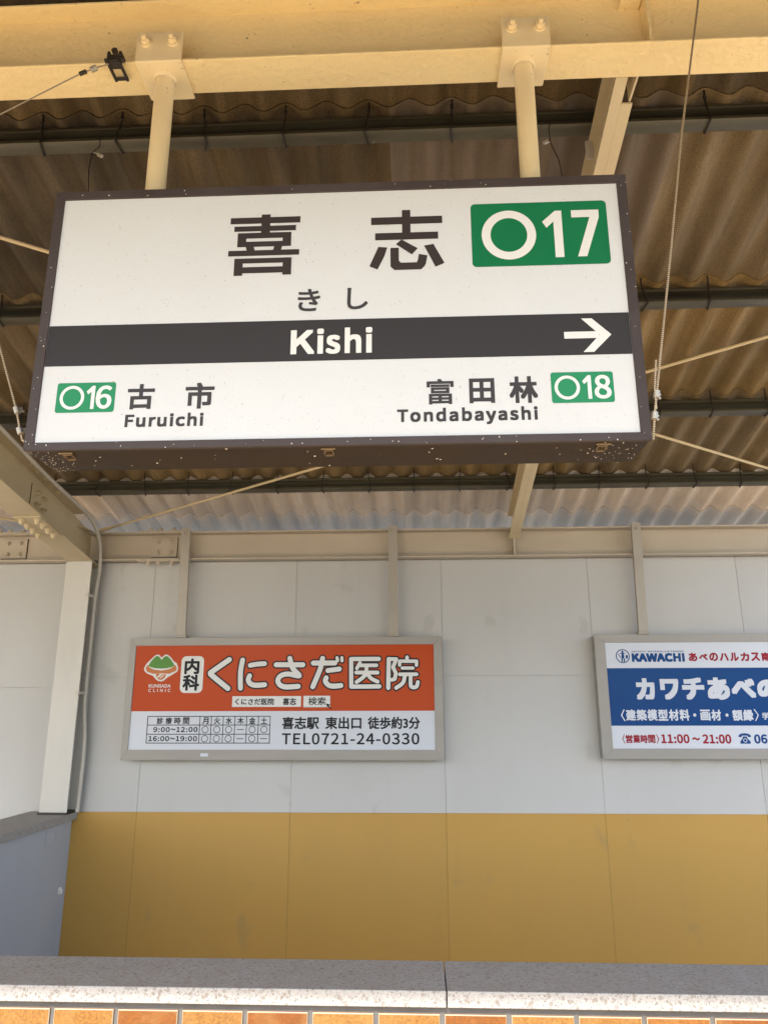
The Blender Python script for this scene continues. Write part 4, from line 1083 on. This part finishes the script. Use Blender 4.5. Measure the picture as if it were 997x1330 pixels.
NAME_STROKES = [(0.0325, [(-1.142, 1.88), (-1.242, 1.81), (-1.252, 1.798), (-1.241, 1.784), (-1.142, 1.709)]), (0.031, [(-1.06, 1.877), (-1.068, 1.825), (-1.069, 1.777), (-1.065, 1.71)]), (0.0296, [(-1.012, 1.845), (-0.97, 1.852), (-0.924, 1.855)]), (0.031, [(-1.013, 1.783), (-1.02, 1.759), (-1.007, 1.737), (-0.975, 1.727), (-0.919, 1.73)]), (0.031, [(-0.853, 1.848), (-0.69, 1.847)]), (0.031, [(-0.771, 1.886), (-0.752, 1.827), (-0.71, 1.782), (-0.777, 1.793), (-0.822, 1.783), (-0.84, 1.755), (-0.825, 1.728), (-0.788, 1.716), (-0.715, 1.72)]), (0.031, [(-0.627, 1.857), (-0.496, 1.857)]), (0.031, [(-0.571, 1.885), (-0.584, 1.823), (-0.627, 1.717)]), (0.0198, [(-0.483, 1.888), (-0.48, 1.87)]), (0.0198, [(-0.454, 1.888), (-0.453, 1.87)]), (0.0296, [(-0.538, 1.812), (-0.468, 1.821)]), (0.031, [(-0.547, 1.769), (-0.552, 1.751), (-0.536, 1.729), (-0.505, 1.72), (-0.458, 1.724)]), (0.0296, [(-0.23, 1.88), (-0.397, 1.88), (-0.395, 1.717), (-0.226, 1.718)]), (0.0254, [(-0.344, 1.857), (-0.362, 1.825)]), (0.0254, [(-0.349, 1.842), (-0.244, 1.842)]), (0.0268, [(-0.366, 1.8), (-0.237, 1.799)]), (0.0268, [(-0.303, 1.839), (-0.313, 1.784), (-0.363, 1.744)]), (0.0268, [(-0.299, 1.791), (-0.275, 1.764), (-0.237, 1.746)]), (0.0296, [(-0.17, 1.879), (-0.173, 1.709)]), (0.0268, [(-0.17, 1.879), (-0.124, 1.878), (-0.144, 1.831), (-0.127, 1.794), (-0.134, 1.761), (-0.152, 1.756)]), (0.0254, [(-0.059, 1.889), (-0.06, 1.868)]), (0.024, [(-0.104, 1.843), (-0.104, 1.866), (-0.002, 1.865), (-0.003, 1.842)]), (0.0226, [(-0.089, 1.825), (-0.024, 1.825)]), (0.0254, [(-0.104, 1.788), (-0.003, 1.788)]), (0.0268, [(-0.073, 1.783), (-0.085, 1.739), (-0.126, 1.709)]), (0.0268, [(-0.038, 1.783), (-0.039, 1.724), (-0.025, 1.712), (-0.004, 1.717), (0.004, 1.742)])]
def soft(pts):
    if len(pts) < 3: return pts
    return [(p.x, p.z) for p in smooth_path([(a, 0, b) for a, b in pts], 4)]
for group_ in (range(0, 1), range(1, 4), range(4, 6), range(6, 12), range(12, 18), range(18, 26)):
    LO, LI = Letters(E1), Letters(E2)
    kanji = group_[0] >= 12
    for i in group_:
        w, q = NAME_STROKES[i]
        path = q if (kanji and i in (12, 18, 19, 21)) else soft(q)
        LO.stroke(path, (w * .84 if kanji else w * .95) + .0175)
        LI.stroke(path, w * .84 if kanji else w * .95)
    o = LO.build('clinic_character', M['ad_ink'], p1)
    LI.build('character_fill', M['white_ink'], o)
s1 = shape('search_box', M['white_ink'], p1, E1, lambda L: L.rect(-1.1120, -.6960, 1.6005, 1.6630))
L = Letters(E2); L.put('くにさだ医院', -1.0940, -.8580, 1.6120, 1.6510, bold=.0012); L.put('喜志', -.8060, -.7250, 1.6110, 1.6520, bold=.0012); L.build('search_text', M['ad_ink'], s1)
s2 = shape('search_box', M['ad_grey'], p1, E1, lambda L: L.rect(-.6820, -.5200, 1.5975, 1.6645))
L = Letters(E2 + .0003); L.rect(-.6800, -.5240, 1.6025, 1.6635); L.build('search_button', M['white_ink'], s2)
L = Letters(E2); L.put('検索', -.6520, -.5480, 1.6100, 1.6570, bold=.0008); L.build('search_text', M['ad_ink'], s2)
shape('cursor', M['ad_ink'], p1, E3, lambda L: (L.poly([(-.547, 1.621), (-.519, 1.613), (-.537, 1.598)]), L.poly([(-.533, 1.611), (-.511, 1.590), (-.516, 1.586), (-.538, 1.606)], .00003)))
# opening hours table
def table(L):
    xs = [-1.6180, -1.3010, -1.2320, -1.1600, -1.0900, -1.0190, -.9480, -.8780]
    zs = [1.3935, 1.4440, 1.4965, 1.5465]
    t = .0022
    for z in zs: L.poly([(xs[0] - t, z - t), (xs[-1] + t, z - t), (xs[-1] + t, z + t), (xs[0] - t, z + t)])
    for x in xs: L.poly([(x - t, zs[0]), (x + t, zs[0]), (x + t, zs[-1]), (x - t, zs[-1])], .00004)
shape('hours_table', M['ad_ink'], p1, E1, table)
L = Letters(E1)
for i, s in enumerate('診療時間'): L.put(s, -1.562 + i * .053, -1.524 + i * .053, 1.5015, 1.5410, bold=.0011)
for i, s in enumerate('月火水木金土'): L.put(s, -1.2860 + i * .0705, -1.2480 + i * .0705, 1.5015, 1.5410, bold=.0012)
L.put('9:00', -1.580, -1.4800, 1.4555, 1.4860, bold=.0012, track=60); L.put('~', -1.476, -1.4440, 1.4660, 1.4770, bold=.0010); L.put('12:00', -1.440, -1.3120, 1.4555, 1.4860, bold=.0012, track=60)
L.put('16:00', -1.605, -1.4800, 1.4035, 1.4340, bold=.0012, track=60); L.put('~', -1.476, -1.4440, 1.4140, 1.4250, bold=.0010); L.put('19:00', -1.440, -1.3120, 1.4035, 1.4340, bold=.0012, track=60)
for r_, row in enumerate(('ooo-oo', 'ooo-o-')):
    z = 1.4705 - r_ * .0520
    for i, c in enumerate(row):
        x = -1.2665 + i * .0707
        if c == 'o': L.ring(x, z, .0205, .0205, .0038, 28)
        else: L.rect(x - .021, x + .021, z - .002, z + .002)
L.build('hours_lettering', M['ad_ink'], p1)
L = Letters(E1)
L.put('喜志駅', -.8060, -.5850, 1.4720, 1.5430, bold=.0022); L.put('東出口', -.5480, -.3330, 1.4720, 1.5430, bold=.0022); L.put('徒歩約3分', -.2960, .0140, 1.4720, 1.5430, bold=.0022)
L.put('TEL0721-24-0330', -.8045, .0085, 1.3850, 1.4500, bold=.0018, track=65)
L.build('address_lettering', M['ad_ink'], p1)
mb = MB(); mb.box(-1.284, -1.239, 4.4980, 4.4998, 1.3180, 1.3360); mb.build('sticker', M['ad_white'], b1)

b2, p2, (a0, a1, c0, c1), fy = board(1.0640, 3.0200, 1.3050, 2.0180, 'blue and white art shop billboard cut by the right edge', [(1.372, 1.358), (2.72, 2.71)], .0625, .0625, .049, .0580)
E1, E2, E3 = fy - .0005, fy - .0010, fy - .0016
L = Letters(E1); L.rect(a0 + .0005, a1 - .0005, 1.4900, 1.8190); bb = L.build('blue_band', M['blue'], p2)
L = Letters(E1)
L.ring(1.2270, 1.8890, .0410, .0410, .0055)
L.ring(1.2270, 1.9150, .0065, .0065, .0060, 14)
L.poly([(1.2220, 1.911), (1.2320, 1.911), (1.2360, 1.885), (1.2330, 1.875), (1.2210, 1.875), (1.2180, 1.885)], .00003)
L.poly([(1.2170, 1.8560), (1.2250, 1.8560), (1.2250, 1.8760), (1.2170, 1.8760)], .00006); L.poly([(1.2300, 1.8560), (1.2380, 1.8560), (1.2380, 1.8760), (1.2300, 1.8760)], .00006)
L.poly([(1.1990, 1.9030), (1.2030, 1.9050), (1.2160, 1.8800), (1.2120, 1.8780)], .00003); L.poly([(1.2440, 1.8920), (1.2530, 1.8980), (1.2580, 1.8880), (1.2530, 1.8720), (1.2440, 1.8780)], .00003)
L.poly([(1.212, 1.9035), (1.243, 1.9035), (1.243, 1.9075), (1.212, 1.9075)], .00009)
L.build('shop_emblem', M['blue'], p2)
L = Letters(E1); L.put('KAWACHI', 1.2790, 1.5890, 1.8545, 1.9060, bold=.0042, track=18, square=True)
L.put("ARTISTS' MATERIALS & FRAMES", 1.2790, 1.5880, 1.9110, 1.9205, bold=.0005, track=90)
L.build('shop_logotype', M['blue'], p2)
L = Letters(E1)
for i, s in enumerate('あべのハルカス南'):
    x = 1.6120 + i * .0605
    h = {'べ': .038, 'ハ': .045}.get(s, .051)
    L.put(s, x, x + .0515, 1.8565 + (.051 - h) * .5, 1.8565 + (.051 - h) * .5 + h, bold=.0030)
L.build('branch_lettering', M['red_ink'], p2)
L = Letters(E2)
for s, xa, xb, za, zb_ in (('カ', 1.2880, 1.3970, 1.6370, 1.7600), ('ワ', 1.4290, 1.5370, 1.6370, 1.7560), ('チ', 1.5560, 1.6840, 1.6360, 1.7630), ('あ', 1.7010, 1.8290, 1.6350, 1.7630), ('べ', 1.8390, 1.9780, 1.6450, 1.7560), ('の', 1.9880, 2.1150, 1.6430, 1.7500)):
    L.put(s, xa, xb, za, zb_, bold=.0078, square=True)
L.build('shop_name', M['ad_white'], bb)
L = Letters(E2)
L.poly([(1.2060, 1.5825), (1.1870, 1.5490), (1.2060, 1.5155), (1.2120, 1.5155), (1.1950, 1.5490), (1.2120, 1.5825)])
for i, s in enumerate('建築模型材料'): L.put(s, 1.2160 + i * .0617, 1.2740 + i * .0617, 1.5180, 1.5820, bold=.0024)
L.ring(1.6120, 1.5495, .0090, .0090, .0088, 14)
for i, s in enumerate('画材'): L.put(s, 1.6440 + i * .0617, 1.7010 + i * .0617, 1.5180, 1.5800, bold=.0024)
L.ring(1.7965, 1.5490, .0090, .0090, .0088, 14)
for i, s in enumerate('額縁'): L.put(s, 1.8270 + i * .0610, 1.8850 + i * .0610, 1.5170, 1.5800, bold=.0024)
L.poly([(1.9520, 1.5825), (1.9710, 1.5490), (1.9520, 1.5155), (1.9580, 1.5155), (1.9780, 1.5490), (1.9580, 1.5825)])
for i, s in enumerate('学生証'): L.put(s, 1.9960 + i * .0400, 2.0340 + i * .0400, 1.5230, 1.5640, bold=.0012)
L.build('goods_lettering', M['ad_white'], bb)
L = Letters(E1)
L.poly([(1.1960, 1.4430), (1.1840, 1.4170), (1.1960, 1.3910), (1.2000, 1.3910), (1.1890, 1.4170), (1.2000, 1.4430)])
for i, s in enumerate('営業時間'): L.put(s, 1.2030 + i * .0430, 1.2440 + i * .0430, 1.3930, 1.4400, bold=.0018)
L.poly([(1.3790, 1.4430), (1.3900, 1.4170), (1.3790, 1.3910), (1.3830, 1.3910), (1.3960, 1.4170), (1.3830, 1.4430)])
L.put('11:00', 1.4060, 1.5680, 1.3915, 1.4430, bold=.0026, track=20); L.put('~', 1.5830, 1.6280, 1.4080, 1.4260, bold=.0022); L.put('21:00', 1.6420, 1.8050, 1.3900, 1.4420, bold=.0026, track=20)
L.build('hours_lettering', M['red_ink'], p2)
L = Letters(E1)
cx, cz = 1.8830, 1.4160
L.poly([(cx - .036, cz + .012), (cx - .034, cz + .020), (cx - .022, cz + .029), (cx, cz + .032), (cx + .022, cz + .029), (cx + .034, cz + .020), (cx + .036, cz + .012), (cx + .020, cz + .009), (cx + .016, cz + .018), (cx - .016, cz + .018), (cx - .020, cz + .009)])
L.poly([(cx - .011, cz + .014), (cx + .011, cz + .014), (cx + .015, cz + .002), (cx + .029, cz - .014), (cx + .029, cz - .026), (cx - .029, cz - .026), (cx - .029, cz - .014), (cx - .015, cz + .002)], .00003)
tel = L.build('telephone_symbol', M['blue'], p2)
L = Letters(E2); L.ring(cx, cz - .008, .0115, .0115, .0035, 20); L.build('dial', M['ad_white'], tel)
L = Letters(E1); L.put('06', 1.9340, 2.0090, 1.3900, 1.4420, bold=.0030, track=20); L.build('phone_number', M['blue'], p2)
